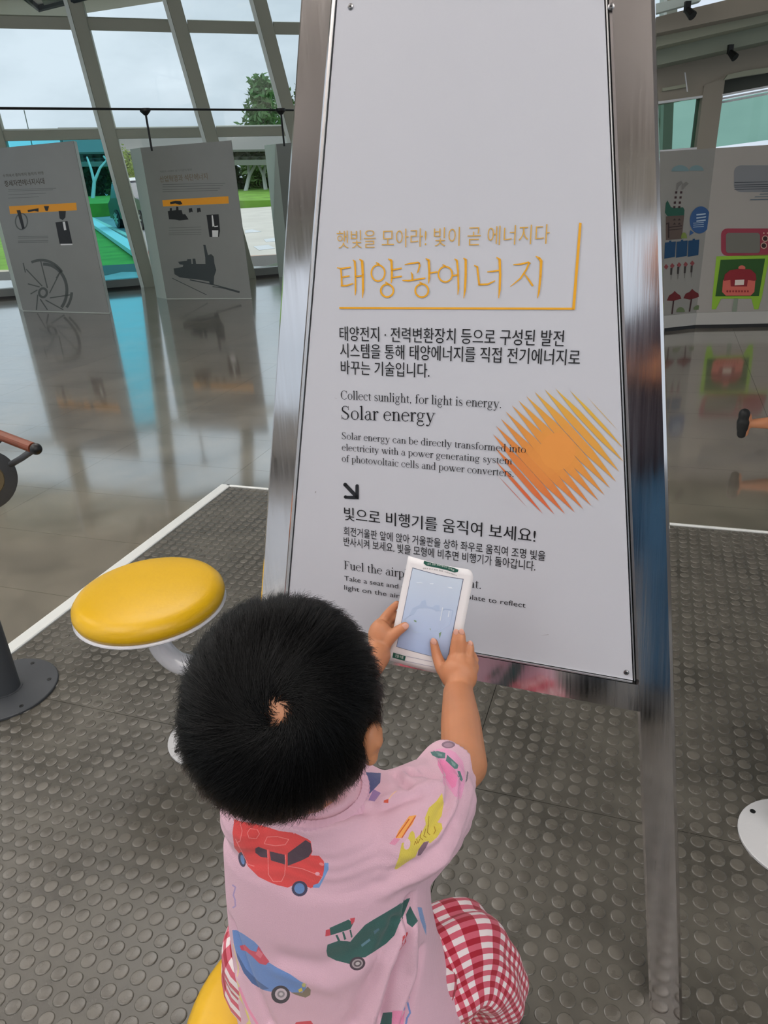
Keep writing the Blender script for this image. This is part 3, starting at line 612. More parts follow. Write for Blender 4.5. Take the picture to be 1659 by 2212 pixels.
gpoly('road', [(185, 462), (185, 448), (520, 438), (520, 505), (330, 560)], .04, M_ROAD, 'grey road outside under the parked dark car', 'road')
gpoly('kerb', [(190, 482), (204, 478), (310, 545), (322, 566), (300, 562)], .10, mat('kerb_white', (222, 226, 224), .7), 'pale straight kerb running diagonally across the lawn', 'kerb', th=.12)
gpoly('kerb', [(195, 476), (200, 472), (285, 514), (300, 528)], .08, mat('kerb_cream', (206, 208, 190), .7), 'thin cream kerb along the grey road by the car', 'kerb', th=.12)
for k, q in enumerate([[(530, 500), (545, 498), (565, 503), (530, 506)], [(570, 520), (598, 516), (600, 524), (575, 526)], [(548, 536), (580, 532), (595, 540), (560, 544)], [(430, 520), (460, 516), (500, 522), (450, 528)]]):
    _o = gpoly('road_marking', q, .036, M_WHITE, ['small white painted mark nearest the back of the pavement', 'white painted mark in the middle right of the pavement', 'white painted mark nearest the brick path', 'white painted mark behind the locomotive panel'][k], None, th=.003); _o.parent = bpy.data.objects['pavement']; del _o['kind']
# berm lawn under the pergola
bm_ = [dep(x, y, 40.) for x, y in [(-400, 470), (200, 440), (700, 430), (1400, 430)]]; bt = [dep(x, y, 48.) for x, y in [(1400, 395), (700, 400), (200, 424), (-400, 440)]]
MB().slab(bm_+bt, (0, 0, -1.2)).build('lawn_bank', M_GRASS, recalc=True, label='raised green lawn bank below the lattice canopy', cat='lawn', kind='structure')

def leaves(n, c, r, size, seed, flat=.0):
    rg = np.random.default_rng(seed); mb = MB(); cl = rg.normal(size=(26, 3)); cl /= np.linalg.norm(cl, axis=1)[:, None]; cl *= rg.uniform(.3, .85, (26, 1))
    for i in range(n):
        k = rg.integers(26); p = cl[k]+rg.normal(size=3)*.19; p = np.array(c)+p*np.array(r)
        a = rg.normal(size=3); a /= np.linalg.norm(a); b = np.cross(a, rg.normal(size=3)); b /= np.linalg.norm(b); s = size*rg.uniform(.6, 1.4)
        mb.add([p-a*s, p+b*s*.5, p+a*s, p-b*s*.5], [(0, 1, 2, 3)])
    return mb
M_LEAF = [mat('leaf_green_deep', (62, 88, 52), .7), mat('leaf_green_mid', (92, 122, 62), .7), mat('leaf_green_pine', (96, 138, 84), .7), mat('leaf_green_light', (150, 170, 74), .7)]
M_BARK = mat('bark', (92, 78, 64), .9)
def tree(px, py_base, dist, wpx, hpx, m, label, seed, n=2200, group='trees outside', trunk=.18, name='broadleaf_tree', conic=False):
    b = dep(px, py_base, dist); W = wpx*dist/FPX/2; H = hpx*dist/FPX
    t = empty(name, b, label, 'tree', group)
    MB().tube([b-ZZ*6, b+ZZ*H*.5, b+ZZ*H*.8], [trunk, trunk*.7, trunk*.3], 8).build('trunk', M_BARK, t)
    if conic:
        rg = np.random.default_rng(seed); mb = MB()
        for k in range(9):
            zf = .12+k*.095; wf = (1-zf)*1.1+.15
            for j in range(7):
                a = j*.9+k*.5+rg.uniform(-.3, .3); l = W*wf*rg.uniform(.7, 1.15); tip = b+ZZ*(H*(zf+.08))+np.array([math.cos(a), math.sin(a), .1])*l; base = b+ZZ*H*zf
                for q in range(26):
                    f = rg.uniform(.25, 1); p = base*(1-f)+tip*f+rg.normal(size=3)*W*.10; s = W*.16
                    d = rg.normal(size=3); d[2] = abs(d[2]); d /= np.linalg.norm(d); e_ = np.cross(d, rg.normal(size=3)); e_ /= np.linalg.norm(e_)
                    mb.add([p-d*s, p+e_*s*.35, p+d*s, p-e_*s*.35], [(0, 1, 2, 3)])
        mb.build('crown', m, t)
    else: leaves(int(n*1.6), b+ZZ*H*.58, (W, W*.8, H*.46), W*.11, seed).build('crown', m, t)
tree(580, 330, 66, 112, 140, M_LEAF[2], 'feathery dark green pine rising above the lattice canopy', 3, name='pine_tree', conic=True, trunk=.25)
tree(700, 340, 95, 110, 150, M_LEAF[1], 'tall green tree hidden by the steel sign frame', 5)
for k, (x, d_, w_, h_, mi, lb) in enumerate([(20, 68, 120, 95, 0, 'dark green tree behind the water wheel panel'), (125, 80, 110, 90, 1, 'mid green tree above the orange band panel edge'), (215, 66, 120, 100, 0, 'dark tree seen through the cyan pane'), (285, 36, 60, 90, 3, 'light green bush between the mullion and locomotive panel'), (400, 72, 120, 95, 1, 'green tree behind the locomotive panel'), (560, 76, 90, 92, 1, 'green tree between the second and third panels'), (620, 84, 100, 100, 0, 'dark green tree at the left edge of the sign frame')]):
    tree(x, 436-x*.03, d_, w_, h_, M_LEAF[mi], lb, 20+k, 1500)
for k, x in enumerate((30, 110, 190, 262, 330, 410, 490, 560, 625, 690)):
    q = dep(x, 438-x*.03, 54.5+7*(k % 2)); wd_ = 50*56/FPX; sh_ = empty('hedge_shrub', q, ['low dark hedge shrub behind the lattice canopy posts', 'rounded mid green hedge shrub behind the lattice canopy posts'][k % 2], 'shrub', 'hedge shrubs behind the canopy, '+('dark', 'mid green')[k % 2])
    leaves(1100, q+ZZ*.9, (wd_, wd_*.55, 1.7), .3, 60+k).build('foliage', M_LEAF[k % 2], sh_); MB().tube([q-ZZ*4, q+ZZ*.8], .12, 6).build('stem', M_BARK, sh_)
# lattice canopy on branching white posts
cp = empty('lattice_canopy', dep(400, 430, 46), 'grey lattice canopy roof on branching white posts, outside', 'canopy')
c0, c1, c2, c3 = dep(150, 355, 50), dep(660, 350, 44), dep(760, 300, 54), dep(130, 300, 60)
M_LAT = mat('lattice_grey', (142, 142, 136), .7); lm = MB()
for k in range(27):
    f = k/26.; p = c0*(1-f)+c1*f; q = c3*(1-f)+c2*f; d = q-p; l = np.linalg.norm(d); lm.box((p+q)/2, (.12, .25, l), np.cross(d/l, ZZ), ZZ, d/l)
for k in range(9):
    f = k/8.; p = c0*(1-f)+c3*f; q = c1*(1-f)+c2*f; d = q-p; l = np.linalg.norm(d); lm.box((p+q)/2, (.18, .3, l), np.cross(d/l, ZZ), ZZ, d/l)
lm.build('lattice_roof', M_LAT, cp)
MB().slab([c0+ZZ*.6, c1+ZZ*.6, c2+ZZ*.7, c3+ZZ*.7], (0, 0, .12)).build('shade_screen', mat('shade_screen', (120, 120, 114), .8), cp, recalc=True)
M_POST = mat('post_white', (196, 200, 190), .6)
for x, yb, lean in ((200, 438, 12), (262, 436, -14), (455, 428, 12), (528, 425, 34), (576, 424, -22), (640, 420, 10)):
    b = dep(x, yb, 46); m_ = dep(x+lean*.3, yb-45, 46.5)
    p_ = MB().tube([b, m_], [.14, .11], 8).build('post', M_POST, cp)
    for s in (-1, 1): MB().tube([m_, dep(x+lean*.5+s*10, yb-75, 47), dep(x+lean+s*24, yb-98, 48)], [.1, .08, .06], 7).build('branch', M_POST, p_)
# parked car
def car():
    o_ = fl(243, 492, GZ+.04); X = np.array([.56, -.83, 0]); Y = np.array([.83, .56, 0])
    t = empty('parked_car', o_, 'dark parked car with pale roof outside behind the locomotive panel', 'car')
    W_ = lambda x, y, z: o_+X*x+Y*y+ZZ*z
    side = [(0, .35), (.0, .85), (.35, 1.0), (.95, 1.55), (2.5, 1.62), (3.3, 1.05), (4.2, .9), (4.35, .4), (4.3, .3)]
    MB().slab([W_(x, 0, z) for x, z in side], Y*1.75).build('body', mat('car_dark_blue', (58, 66, 82), .25, coat=.5), t, recalc=True)
    MB().slab([W_(x, -.02, z) for x, z in [(.55, 1.05), (1.0, 1.48), (2.45, 1.54), (3.05, 1.08)]], Y*.03).build('side_window', mat('car_glass', (122, 126, 150), .1), t, recalc=True)
    MB().slab([W_(x, .05, z) for x, z in [(.85, 1.57), (.95, 1.64), (2.5, 1.70), (2.6, 1.6)]], Y*1.65).build('roof_panel', mat('car_pale_roof', (232, 234, 236), .3), t, recalc=True)
    MB().slab([W_(-.02, .1, z) for z in (.3, .6)]+[W_(-.02, 1.65, .6), W_(-.02, 1.65, .3)], -X*.05).build('bumper', mat('car_bumper', (88, 102, 112), .4), t, recalc=True)
    for x in (.85, 3.45):
        wh = MB().tube([W_(x, -.03, .33), W_(x, .22, .33)], .33, 22).build('wheel', M_BLK, t)
        rim = MB()
        for k in range(8):
            a = k*math.pi/4; rim.box(W_(x+.12*math.cos(a), -.05, .33+.12*math.sin(a)), (.22, .06, .03), X*math.cos(a)+ZZ*math.sin(a), -X*math.sin(a)+ZZ*math.cos(a), Y)
        rim.build('rim', mat('alloy', (205, 208, 210), .3, .6), wh)
car()
cq = fl(338, 612, GZ)
cn = empty('traffic_cone', cq, 'small orange traffic cone outside beside the slanted mullion', 'cone')
MB().lathe([(.16, 0), (.16, .03), (.12, .03), (.02, .62)], cq, 16).build('cone_body', mat('cone_orange', (228, 92, 52), .6), cn)
q = dep(62, 282, 90); MB().tube([q*[1, 1, 0]-ZZ*.3, q+ZZ*2.2], .06, 5).build('radio_mast', mat('mast_grey', (120, 124, 126), .6), label='thin distant mast against the clouds above the first panel', cat='mast')

# ------------------------------------------------------------------ the steel framed sign
YS, LN = -.39904, .14777
SX = np.array([math.cos(YS), math.sin(YS), 0]); _n = np.array([-math.sin(YS), math.cos(YS), 0]); SY = math.cos(LN)*ZZ+math.sin(LN)*_n; SN = np.cross(SX, SY); SO = fl(1413, 2190)
def S(u, v, k=0.): return SO+SX*u+SY*v+SN*k
def sp(px, py): return at(px, py, SO, SN)
def suv(px, py): q = sp(px, py)-SO; return q@SX, q@SY
M_SS = mat('polished_steel', (226, 221, 220), .16, 1.)
_t = M_SS.node_tree; _b = _t.nodes['Principled BSDF']; _c = _t.nodes.new('ShaderNodeTexCoord'); _m = _t.nodes.new('ShaderNodeMapping'); _m.inputs['Rotation'].default_value = (-LN, 0, -YS); _m.inputs['Scale'].default_value = (260, 40, 3)
_n1 = _t.nodes.new('ShaderNodeTexNoise'); _n1.inputs['Scale'].default_value = 1.; _n1.inputs['Detail'].default_value = 4
_r = _t.nodes.new('ShaderNodeMapRange'); _r.inputs[3].default_value = .04; _r.inputs[4].default_value = .17
_l = _t.links.new; _l(_c.outputs['Object'], _m.inputs[0]); _l(_m.outputs[0], _n1.inputs[0]); _l(_n1.outputs[0], _r.inputs[0]); _l(_r.outputs[0], _b.inputs['Roughness'])
_bp = _t.nodes.new('ShaderNodeBump'); _bp.inputs['Strength'].default_value = .035; _bp.inputs['Distance'].default_value = .001; _l(_n1.outputs[0], _bp.inputs['Height']); _l(_bp.outputs[0], _b.inputs['Normal'])
M_BOARD = mat('sign_white_board', (188, 190, 198), .38, bump=.03, bscale=60)
sign = empty('exhibit_sign', S(-.392, 0), 'tall white solar energy sign board leaning back in a steel frame', 'sign')
UC, KS = -.392, .128; hw = lambda v: .4375-KS*v; TW_ = .0525; VT_ = 1.86
for s in (-1, 1):
    a = S(UC+s*(hw(-.004)-TW_/2), -.004, -.02); b = S(UC+s*(hw(VT_)-TW_/2), VT_, -.02); d = (b-a)/np.linalg.norm(b-a); X = np.cross(SN, d)*-1
    q = S(UC+s*(hw(0)-TW_/2), 0, -.02); lo_ = a-d*.01
    lg = MB().bbox((lo_+b)/2, (TW_, .04, np.linalg.norm(b-lo_)), X, SN, d, .004).build('leg', M_SS, sign)
v0, v1 = .582, .625
def rail(va, vb, nm):
    MB().slab([S(UC-hw(va)+TW_-.003, va), S(UC+hw(va)-TW_+.003, va), S(UC+hw(vb)-TW_+.003, vb), S(UC-hw(vb)+TW_-.003, vb)], -SN*.036).build(nm, M_SS, sign, recalc=True)
rail(v0-.004, v1-.002, 'bottom_crossbar'); rail(VT_-.05, VT_, 'top_crossbar')
pw = lambda v: hw(v)-TW_-.0055
MB().slab([S(UC-pw(v1)-.005, v1, -.012), S(UC+pw(v1)+.005, v1, -.012), S(UC+pw(VT_-.05)+.005, VT_-.05, -.012), S(UC-pw(VT_-.05)-.005, VT_-.05, -.012)], -SN*.012).build('backing', M_BLK, sign, recalc=True)
va, vb = v1+.004, VT_-.055
board = MB().slab([S(UC-pw(va), va, -.001), S(UC+pw(va), va, -.001), S(UC+pw(vb), vb, -.001), S(UC-pw(vb), vb, -.001)], -SN*.008).build('board', M_BOARD, sign, recalc=True)
M_LIP = mat('edge_lip_steel', (235, 235, 235), .3, 1.)
for s in (-1, 1):
    a, b = S(UC+s*(pw(va)+.0028), va, -.002), S(UC+s*(pw(vb)+.0028), vb, -.002); d = (b-a)/np.linalg.norm(b-a); MB().box((a+b)/2, (.0016, .006, np.linalg.norm(b-a)), np.cross(d, SN), SN, d).build('edge_lip', M_LIP, sign)
a, b = S(UC-pw(va), va-.0022, .0005), S(UC+pw(va), va-.0022, .0005); d = (b-a)/np.linalg.norm(b-a); MB().box((a+b)/2, (.0022, .004, np.linalg.norm(b-a)), np.cross(d, SN), SN, d).build('edge_lip', M_LIP, sign)
for px, py in ((757, 14), (1353, 1453), (1320, 14)):
    u, v = suv(px, py); c = S(u, v, -.001)
    bm2 = MB().tube([c, c+SN*.0012, c+SN*.002], [.0042, .0040, .0022], 18).build('screw', mat('screw_steel', (150, 150, 152), .25, 1.), sign, smooth=False)
    MB().tube([c+SN*.0021, c+SN*.0024], .0012, 6).build('socket', M_BLK, bm2)
M_INK = mat('black_ink', (14, 14, 18), .5); M_GOLD = mat('ochre_ink', (222, 160, 28), .5); M_GOLD2 = mat('dull_gold_ink', (202, 158, 72), .5)
def line(nm, vf, bl, br, tl, m=M_INK, cap=None): return lettering(nm, vf, sp(*bl), sp(*br), sp(*tl), SO, SX, SY, SN, m, sign, .0004, capH=cap)
line('gold_subtitle_lettering', fit('햇빛을 모아라! 빛이 곧 에너지다', thin=.006, bold=-.006), (728, 537), (1186, 528.6), (728, 498.7), M_GOLD2)
line('korean_body_lettering', fit('태양전지 · 전력변환장치 등으로 구성된 발전', thin=.014, bold=.008), (734, 736), (1218, 739), (734, 704.5))
line('korean_body_lettering', fit('시스템을 통해 태양에너지를 직접 전기에너지로', thin=.014, bold=.008), (735, 772), (1253, 780.5), (735, 741))
line('korean_body_lettering', fit('바꾸는 기술입니다.', thin=.014, bold=.008), (736.6, 808), (928, 813), (736.6, 778))
line('english_body_lettering', serif('Collect sunlight, for light is energy.'), (736.6, 862), (1082.7, 876), (736.6, 843.5), cap=CP)
line('english_title_lettering', serif('Solar energy'), (738, 905.5), (940.4, 912), (738, 877), cap=CP)
line('english_body_lettering', serif('Solar energy can be directly transformed into'), (738.7, 948), (1136, 973.5), (738.7, 933.5), cap=CP)
line('english_body_lettering', serif('electricity with a power generating system'), (738.7, 972.7), (1106.4, 997), (738.7, 958.5), cap=CP)
line('english_body_lettering', serif('of photovoltaic cells and power converters.'), (738.7, 997), (1109.7, 1023), (738.7, 982.2), cap=CP)
line('korean_heading_lettering', fit('빛으로 비행기를 움직여 보세요!', thin=.012, bold=.006), (743.7, 1123.5), (1156.7, 1166), (743.7, 1095))
line('korean_body_lettering', fit('회전거울판 앞에 앉아 거울판을 상하 좌우로 움직여 조명 빛을', bold=.004), (742.8, 1156.5), (1178, 1202), (742.8, 1137))
line('korean_body_lettering', fit('반사시켜 보세요. 빛을 모형에 비추면 비행기가 돌아갑니다.', bold=.004), (742.8, 1179), (1156.7, 1225), (742.8, 1159))
line('english_heading_lettering', serif('Fuel the airplane with light.'), (743.7, 1229), (1039, 1265), (743.7, 1211), cap=CP)
line('english_body_lettering', fit('Take a seat and move the mirror plate to reflect', bold=-.003), (744, 1253.5), (1135.5, 1306), (744, 1243), cap=.72)
line('english_body_lettering', fit('light on the airplane.', bold=-.003), (744, 1273.4), (912, 1296), (744, 1263), cap=.72)
zA = lambda x, y: sp(700+x/2.404, 460+y/2.404); zB = lambda x, y: sp(700+x/2.404, 820+y/2.404)
T = []
T += stroke([(68, 284), (90, 289), (138, 282)], [4, 9, 7])+stroke([(88, 289), (91, 330), (93, 376)], [8, 8, 9])+stroke([(93, 334), (132, 327)], 7)+stroke([(88, 378), (118, 377), (152, 366)], [8, 9, 5])
T += stroke([(150, 244), (160, 252), (163, 300), (164, 400), (162, 428)], [4, 10, 9, 9, 3])+stroke([(163, 330), (198, 326)], 8)+stroke([(184, 240), (198, 250), (202, 320), (203, 400), (200, 441)], [4, 13, 12, 11, 3])
T += ring(281, 312, 35, 42, 8)+stroke([(270, 257), (284, 265), (288, 272)], [4, 9, 5])+stroke([(334, 238), (350, 247), (353, 300), (352, 340), (349, 364)], [4, 12, 11, 10, 3])+stroke([(353, 296), (403, 287)], 8)+stroke([(353, 336), (403, 329)], 8)+ring(328, 403, 33, 33, 9)+stroke([(318, 358), (330, 366), (336, 372)], [4, 9, 5])
T += stroke([(420, 268), (450, 262), (488, 257), (497, 262)], [5, 8, 8, 5])+stroke([(494, 258), (497, 275), (488, 305), (483, 312)], [8, 9, 7, 2])+stroke([(452, 308), (458, 320), (459, 346)], [4, 9, 8])+stroke([(408, 350), (440, 352), (525, 338)], [5, 9, 7])+stroke([(528, 236), (544, 246), (547, 300), (546, 340), (543, 366)], [4, 12, 11, 10, 3])+stroke([(547, 312), (588, 306)], 8)+ring(508, 403, 34, 34, 9)+stroke([(496, 358), (508, 366), (514, 372)], [4, 9, 5])
T += ring(630, 318, 36, 40, 8)+stroke([(616, 268), (628, 275), (634, 282)], [4, 9, 5])+stroke([(668, 326), (696, 321)], 8)+stroke([(678, 238), (690, 247), (696, 300), (698, 390), (695, 424)], [4, 10, 9, 9, 3])+stroke([(724, 234), (736, 243), (736, 320), (732, 400), (726, 442)], [4, 12, 12, 11, 3])
T += stroke([(780, 272), (796, 280), (800, 320), (806, 372)], [4, 10, 9, 9])+stroke([(802, 372), (850, 370), (888, 352)], [9, 9, 5])+stroke([(848, 306), (880, 303), (908, 298)], [5, 8, 8])+stroke([(896, 230), (912, 242), (915, 320), (912, 400), (907, 442)], [4, 13, 12, 11, 3])
T += stroke([(984, 268), (1020, 266), (1062, 256), (1072, 262)], [5, 9, 8, 4])+stroke([(1066, 258), (1050, 295), (1020, 340), (968, 382)], [9, 9, 8, 3])+stroke([(1038, 312), (1062, 345), (1084, 378)], [4, 9, 10])+stroke([(1100, 224), (1118, 236), (1128, 250), (1124, 330), (1116, 410), (1109, 442)], [4, 13, 14, 12, 10, 3])
decal('gold_title_lettering', [[zA(*q) for q in p] for p in T], SN, M_GOLD, sign, .0004)
decal('gold_rule', [[zA(*q) for q in p] for p in [[(80, 488), (1290, 492), (1300, 503), (80, 498)], [(1325, 50), (1338, 52), (1303, 502), (1288, 502)]]], SN, M_GOLD, sign, .0005)
AR = stroke([(110, 545), (168, 606)], 19)+[disc(110, 545, 10, 10, 14)]+[[(108, 603), (180, 603), (180, 621), (108, 618)]]+[disc(112, 609, 9, 9, 12)]+[[(163, 555), (181, 555), (181, 621), (163, 615)]]+[disc(172, 552, 9, 9, 12)]
decal('arrow_mark', [[zB(*q) for q in p] for p in AR], SN, mat('charcoal_ink', (30, 32, 38), .5), sign, .0004)
LE = [(1365, 88), (1275, 55), (1200, 45), (1145, 50), (1093, 63), (1050, 85), (1008, 107), (975, 133), (943, 165), (918, 203), (893, 240), (877, 283), (888, 352), (893, 425), (895, 490)]
RE = [(1530, 268), (1555, 357), (1557, 428), (1533, 478), (1517, 530), (1485, 563), (1457, 600), (1427, 630), (1388, 655), (1347, 673), (1303, 690), (1252, 698), (1197, 700), (1137, 697), (1057, 665)]
WD = [1.2, 8, 14, 19, 21.5, 22, 22, 22, 22, 22, 21.5, 19, 14, 8, 1.2]; lens = []; cols = []
for (a, b, wd, i) in zip(LE, RE, WD, range(15)):
    a = np.array(a, float); b = np.array(b, float); d = b-a; n_ = np.array([-d[1], d[0]])/np.linalg.norm(d); N_ = 16
    w_ = [wd*min(1, (1-abs(2*k/N_-1))/.66) for k in range(N_+1)]
    for k in range(N_):
        p, q = a+d*k/N_, a+d*(k+1)/N_; lens.append([zB(*(p+n_*w_[k]+.01)), zB(*(q+n_*w_[k+1]+.01)), zB(*(q-n_*w_[k+1])), zB(*(p-n_*w_[k]))])
        f = min(1, max(0, i/14.+(((k+.5)/N_)-.5)*.25)); c = np.array(lin3((212, 172, 66)))*(1-f)+np.array(lin3((206, 96, 62)))*f
        m_ = np.array(lin3((222, 146, 70))); pm = a+d*(k+.5)/N_; r_ = max(0, min(1, 1.25-math.hypot(pm[0]-1213, pm[1]-372)/200.)); c = c*(1-r_)+m_*r_; cols.append(c)
M_SUN = mat('sun_print_inks', (220, 140, 60), .5, vcol='Col')
decal('sun_burst_print', lens, SN, M_SUN, sign, .00022, cols)
decal('sun_centre_print', [[zB(*q) for q in disc(1213, 372, 92, 96, 32)]], SN, mat('sun_centre_ink', (222, 146, 70), .5), sign, .0003)
decal('scuff_mark', [[sp(*q) for q in p] for p in [[(681, 1061), (684, 1062), (680, 1066)], [(1165, 1373), (1185, 1370), (1185, 1371)], [(722, 858), (727, 861), (727, 862)]]], SN, mat('scuff_grey', (140, 138, 142), .6), sign, .0004)

# ------------------------------------------------------------------ stools
M_YEL = mat('yellow_vinyl', (216, 170, 14), .36, vary=.05, vscale=9, bump=.15, bscale=90); M_WPIPE = mat('white_gloss_pipe', (222, 222, 228), .15, coat=.5)
M_PLATE = mat('white_base_plate', (205, 206, 208), .4, bump=.1, bscale=300)
ST1Z = .452; _s1 = np.array([-.598, 1.60, 0]); _b1 = fl(456, 1594)
_L = _b1-_s1; _l1 = np.linalg.norm(_L); _L /= _l1; _W = np.array([-_L[1], _L[0], 0]); STREL = []
for q_ in (dep(334, 1350, 1.86), dep(339, 1376, 1.865), dep(352, 1404, 1.87), dep(380, 1429, 1.88), dep(416, 1441, 1.885), dep(449, 1464, 1.90), dep(461, 1510, 1.93)):
    q_ = q_-_s1; STREL.append((q_@_L/_l1, q_@_W, q_[2]))
def stool(seat, base, zs, r, label, name='stool'):
    sx, sy = seat; bx, by = base
    t = empty(name, (bx, by, 0), label, 'stool', 'yellow padded stools')
    prof = [(r-.02, zs-.058), (r-.004, zs-.053), (r, zs-.041), (r-.002, zs-.028), (r-.012, zs-.015), (r-.03, zs-.007), (r-.06, zs-.003), (r-.10, zs+.001), (.02, zs+.003), (.001, zs+.003)]
    MB().lathe(prof, (sx, sy, 0), 56).build('seat_cushion', M_YEL, t, smooth=True)
    MB().lathe([(r-.06, zs-.068), (r-.004, zs-.064), (r+.001, zs-.059), (r-.01, zs-.054)], (sx, sy, 0), 48).build('seat_pan', M_WPIPE, t, smooth=True)
    s = np.array([sx, sy, 0]); b = np.array([bx, by, 0]); L_ = b-s; L_ /= np.linalg.norm(L_); Wd = np.array([-L_[1], L_[0], 0])
    P_ = [s+L_*p[0]*np.linalg.norm(b-s)+Wd*p[1]+ZZ*p[2]*zs/ST1Z for p in STREL]+[b+ZZ*.12, b+ZZ*.005]
    Q = []
    for i in range(len(P_)-1):
        p0, p1, p2, p3 = P_[max(i-1, 0)], P_[i], P_[i+1], P_[min(i+2, len(P_)-1)]
        for k in range(5):
            u = k/5.; Q.append(.5*((2*p1)+(-p0+p2)*u+(2*p0-5*p1+4*p2-p3)*u*u+(-p0+3*p1-3*p2+p3)*u**3))
    Q.append(P_[-1])
    MB().tube(Q, .028, 22).build('curved_post', M_WPIPE, t, smooth=True)
    bp_ = MB().lathe([(.112, .003), (.112, .008), (.110, .0095), (.035, .010), (.033, .014), (.028, .014)], (bx, by, 0), 44).build('base_plate', M_PLATE, t)
    for k in range(4):
        a = .6+k*math.pi/2; MB().lathe([(.006, .009), (.006, .0105), (.004, .0108)], (bx+.095*math.cos(a), by+.095*math.sin(a), 0), 10).build('bolt', M_BLK, bp_)
    return t
ST1 = ((-.598, 1.60), (_b1[0], _b1[1])); ST2 = ((-.118, .60), (.005, .56)); ST3 = ((.96, 1.07), (.832, 1.115))
stool(*ST1, .452, .186, 'empty yellow round stool left of the boy on a curved white post')
stool(*ST2, .36, .19, 'yellow stool under the boy, mostly hidden by his clothes')
stool(*ST3, .42, .19, 'stool of which only the white round base shows at the right edge')

# ------------------------------------------------------------------ crank stand at the left edge
M_ANT = mat('anthracite_powder_coat', (64, 67, 71), .5, bump=.15, bscale=700)
pc = np.array([-1.165, 1.815, 0]); ck = empty('crank_stand', pc, 'dark grey pole with round floor plate and wooden crank handle, left edge', 'crank stand')
bp_ = MB().lathe([(.150, .002), (.150, .008), (.148, .010), (.05, .0105), (.05, .012)], pc, 48).build('base_plate', M_ANT, ck)
for k in range(6):
    a = .25+k*math.pi/3; MB().lathe([(.006, .009), (.006, .0115), (.004, .012)], pc+np.array([.125*math.cos(a), .125*math.sin(a), 0]), 10).build('bolt', M_BLK, bp_)
MB().lathe([(.044, .008), (.044, .74), (.04, .745)], pc, 36).build('pole', M_ANT, ck, smooth=False, auto=.6)
h0, h1 = dep(2, 941, 1.78), dep(78, 970, 1.70); wc = dep(-38, 1035, 1.82)
wax = (h0-h1)/np.linalg.norm(h0-h1); wax = np.array([wax[0], wax[1], 0])/math.hypot(wax[0], wax[1])
MB().tube([wc-wax*.03, wc-wax*.028, wc+wax*.028, wc+wax*.03], [.066, .074, .074, .066], 36).build('housing', M_ANT, ck, auto=.5)
MB().tube([wc-wax*.034, wc-wax*.030], [.036, .040], 28).build('hub_disc', mat('hub_bronze', (128, 116, 92), .35, .5), ck)
def ringtube(c, ax, R, r): 
    u = np.cross(ax, ZZ); u /= np.linalg.norm(u); v = np.cross(ax, u); p = [c+R*(math.cos(a)*u+math.sin(a)*v) for a in [2*math.pi*k/40 for k in range(41)]]; return MB().tube(p, r, 8, False)
MB().tube([h1+(h0-h1)*.08, h1+(h0-h1)*1.3], .0125, 18).build('wooden_grip', mat('reddish_wood', (118, 62, 40), .45, vary=.25, vscale=30), ck)
MB().ell(h1, (.0135, .0135, .0135)).build('end_cap', M_BLK, ck, smooth=True)
am = MB(); am.tube([dep(24, 1003, 1.80), dep(46, 990, 1.75), dep(72, 972, 1.705)], .0075, 10); am.tube([dep(-40, 985, 1.88), dep(-10, 958, 1.84), dep(0, 948, 1.80)], .0075, 10)
am.build('crank_arm', M_ANT, ck, smooth=True)
# ------------------------------------------------------------------ the card
CO = dep(930, 1330, 1.118)
def cp_(px, py, k=0.): return at(px, py, CO+SN*k, SN)
c_tl, c_tr, c_br, c_bl = [cp_(*q) for q in ((882, 1201), (1023, 1236), (982, 1462), (836, 1425))]
def curl(s, t): return -SN*(.020*max(0, (s+t*.6)-1.05)**1.4)+SN*.003*math.sin(s*3.1)
def CP_(s, t, k=0.): return (c_bl*(1-s)+c_br*s)*(1-t)+(c_tl*(1-s)+c_tr*s)*t+curl(s, t)+SN*k
def corner(s, t):  # keep a rounded top right corner
    return s, t
cardm = MB(); N_ = 18
for k_ in (0, -.0006):
    for j in range(N_+1):
        for i in range(N_+1):
            s, t = i/N_, j/N_
            if s > .9 and t > .9:
                d_ = math.hypot((s-.9), (t-.9)*1); m_ = max(s-.9, t-.9)
                if d_ > 0: s, t = .9+(s-.9)*m_/d_, .9+(t-.9)*m_/d_
            cardm.v.append(tuple(CP_(s, t, k_)))
M1_ = (N_+1)**2
for j in range(N_):
    for i in range(N_):
        a = j*(N_+1)+i; cardm.f.append((a, a+1, a+N_+2, a+N_+1)); cardm.f.append((a+M1_+N_+1, a+M1_+N_+2, a+M1_+1, a+M1_))
for i in range(N_):
    for a, b in ((i, i+1), (N_*(N_+1)+i+1, N_*(N_+1)+i), ((i+1)*(N_+1), i*(N_+1)), (i*(N_+1)+N_, (i+1)*(N_+1)+N_)): cardm.f.append((b, a, a+M1_, b+M1_))
card = empty('drawing_card', CO, 'white drawing card with blue picture held in both hands', 'card')
cardm.build('sheet', mat('card_white', (232, 230, 232), .6), card, smooth=True)
def cgrid(name, s0, s1, t0, t1, m, k, n=10):
    mb = MB()
    for j in range(n+1):
        for i in range(n+1): mb.v.append(tuple(CP_(s0+(s1-s0)*i/n, t0+(t1-t0)*j/n, k)))
    for j in range(n):
        for i in range(n): a = j*(n+1)+i; mb.f.append((a, a+1, a+n+2, a+n+1))
    o = mb.build(name, m, card, smooth=True); me = o.data; uv = me.uv_layers.new(name='UVMap')
    for p in me.polygons:
        for li in p.loop_indices:
            vi = me.loops[li].vertex_index; uv.data[li].uv = ((vi % (n+1))/n, (vi//(n+1))/n)
    return o
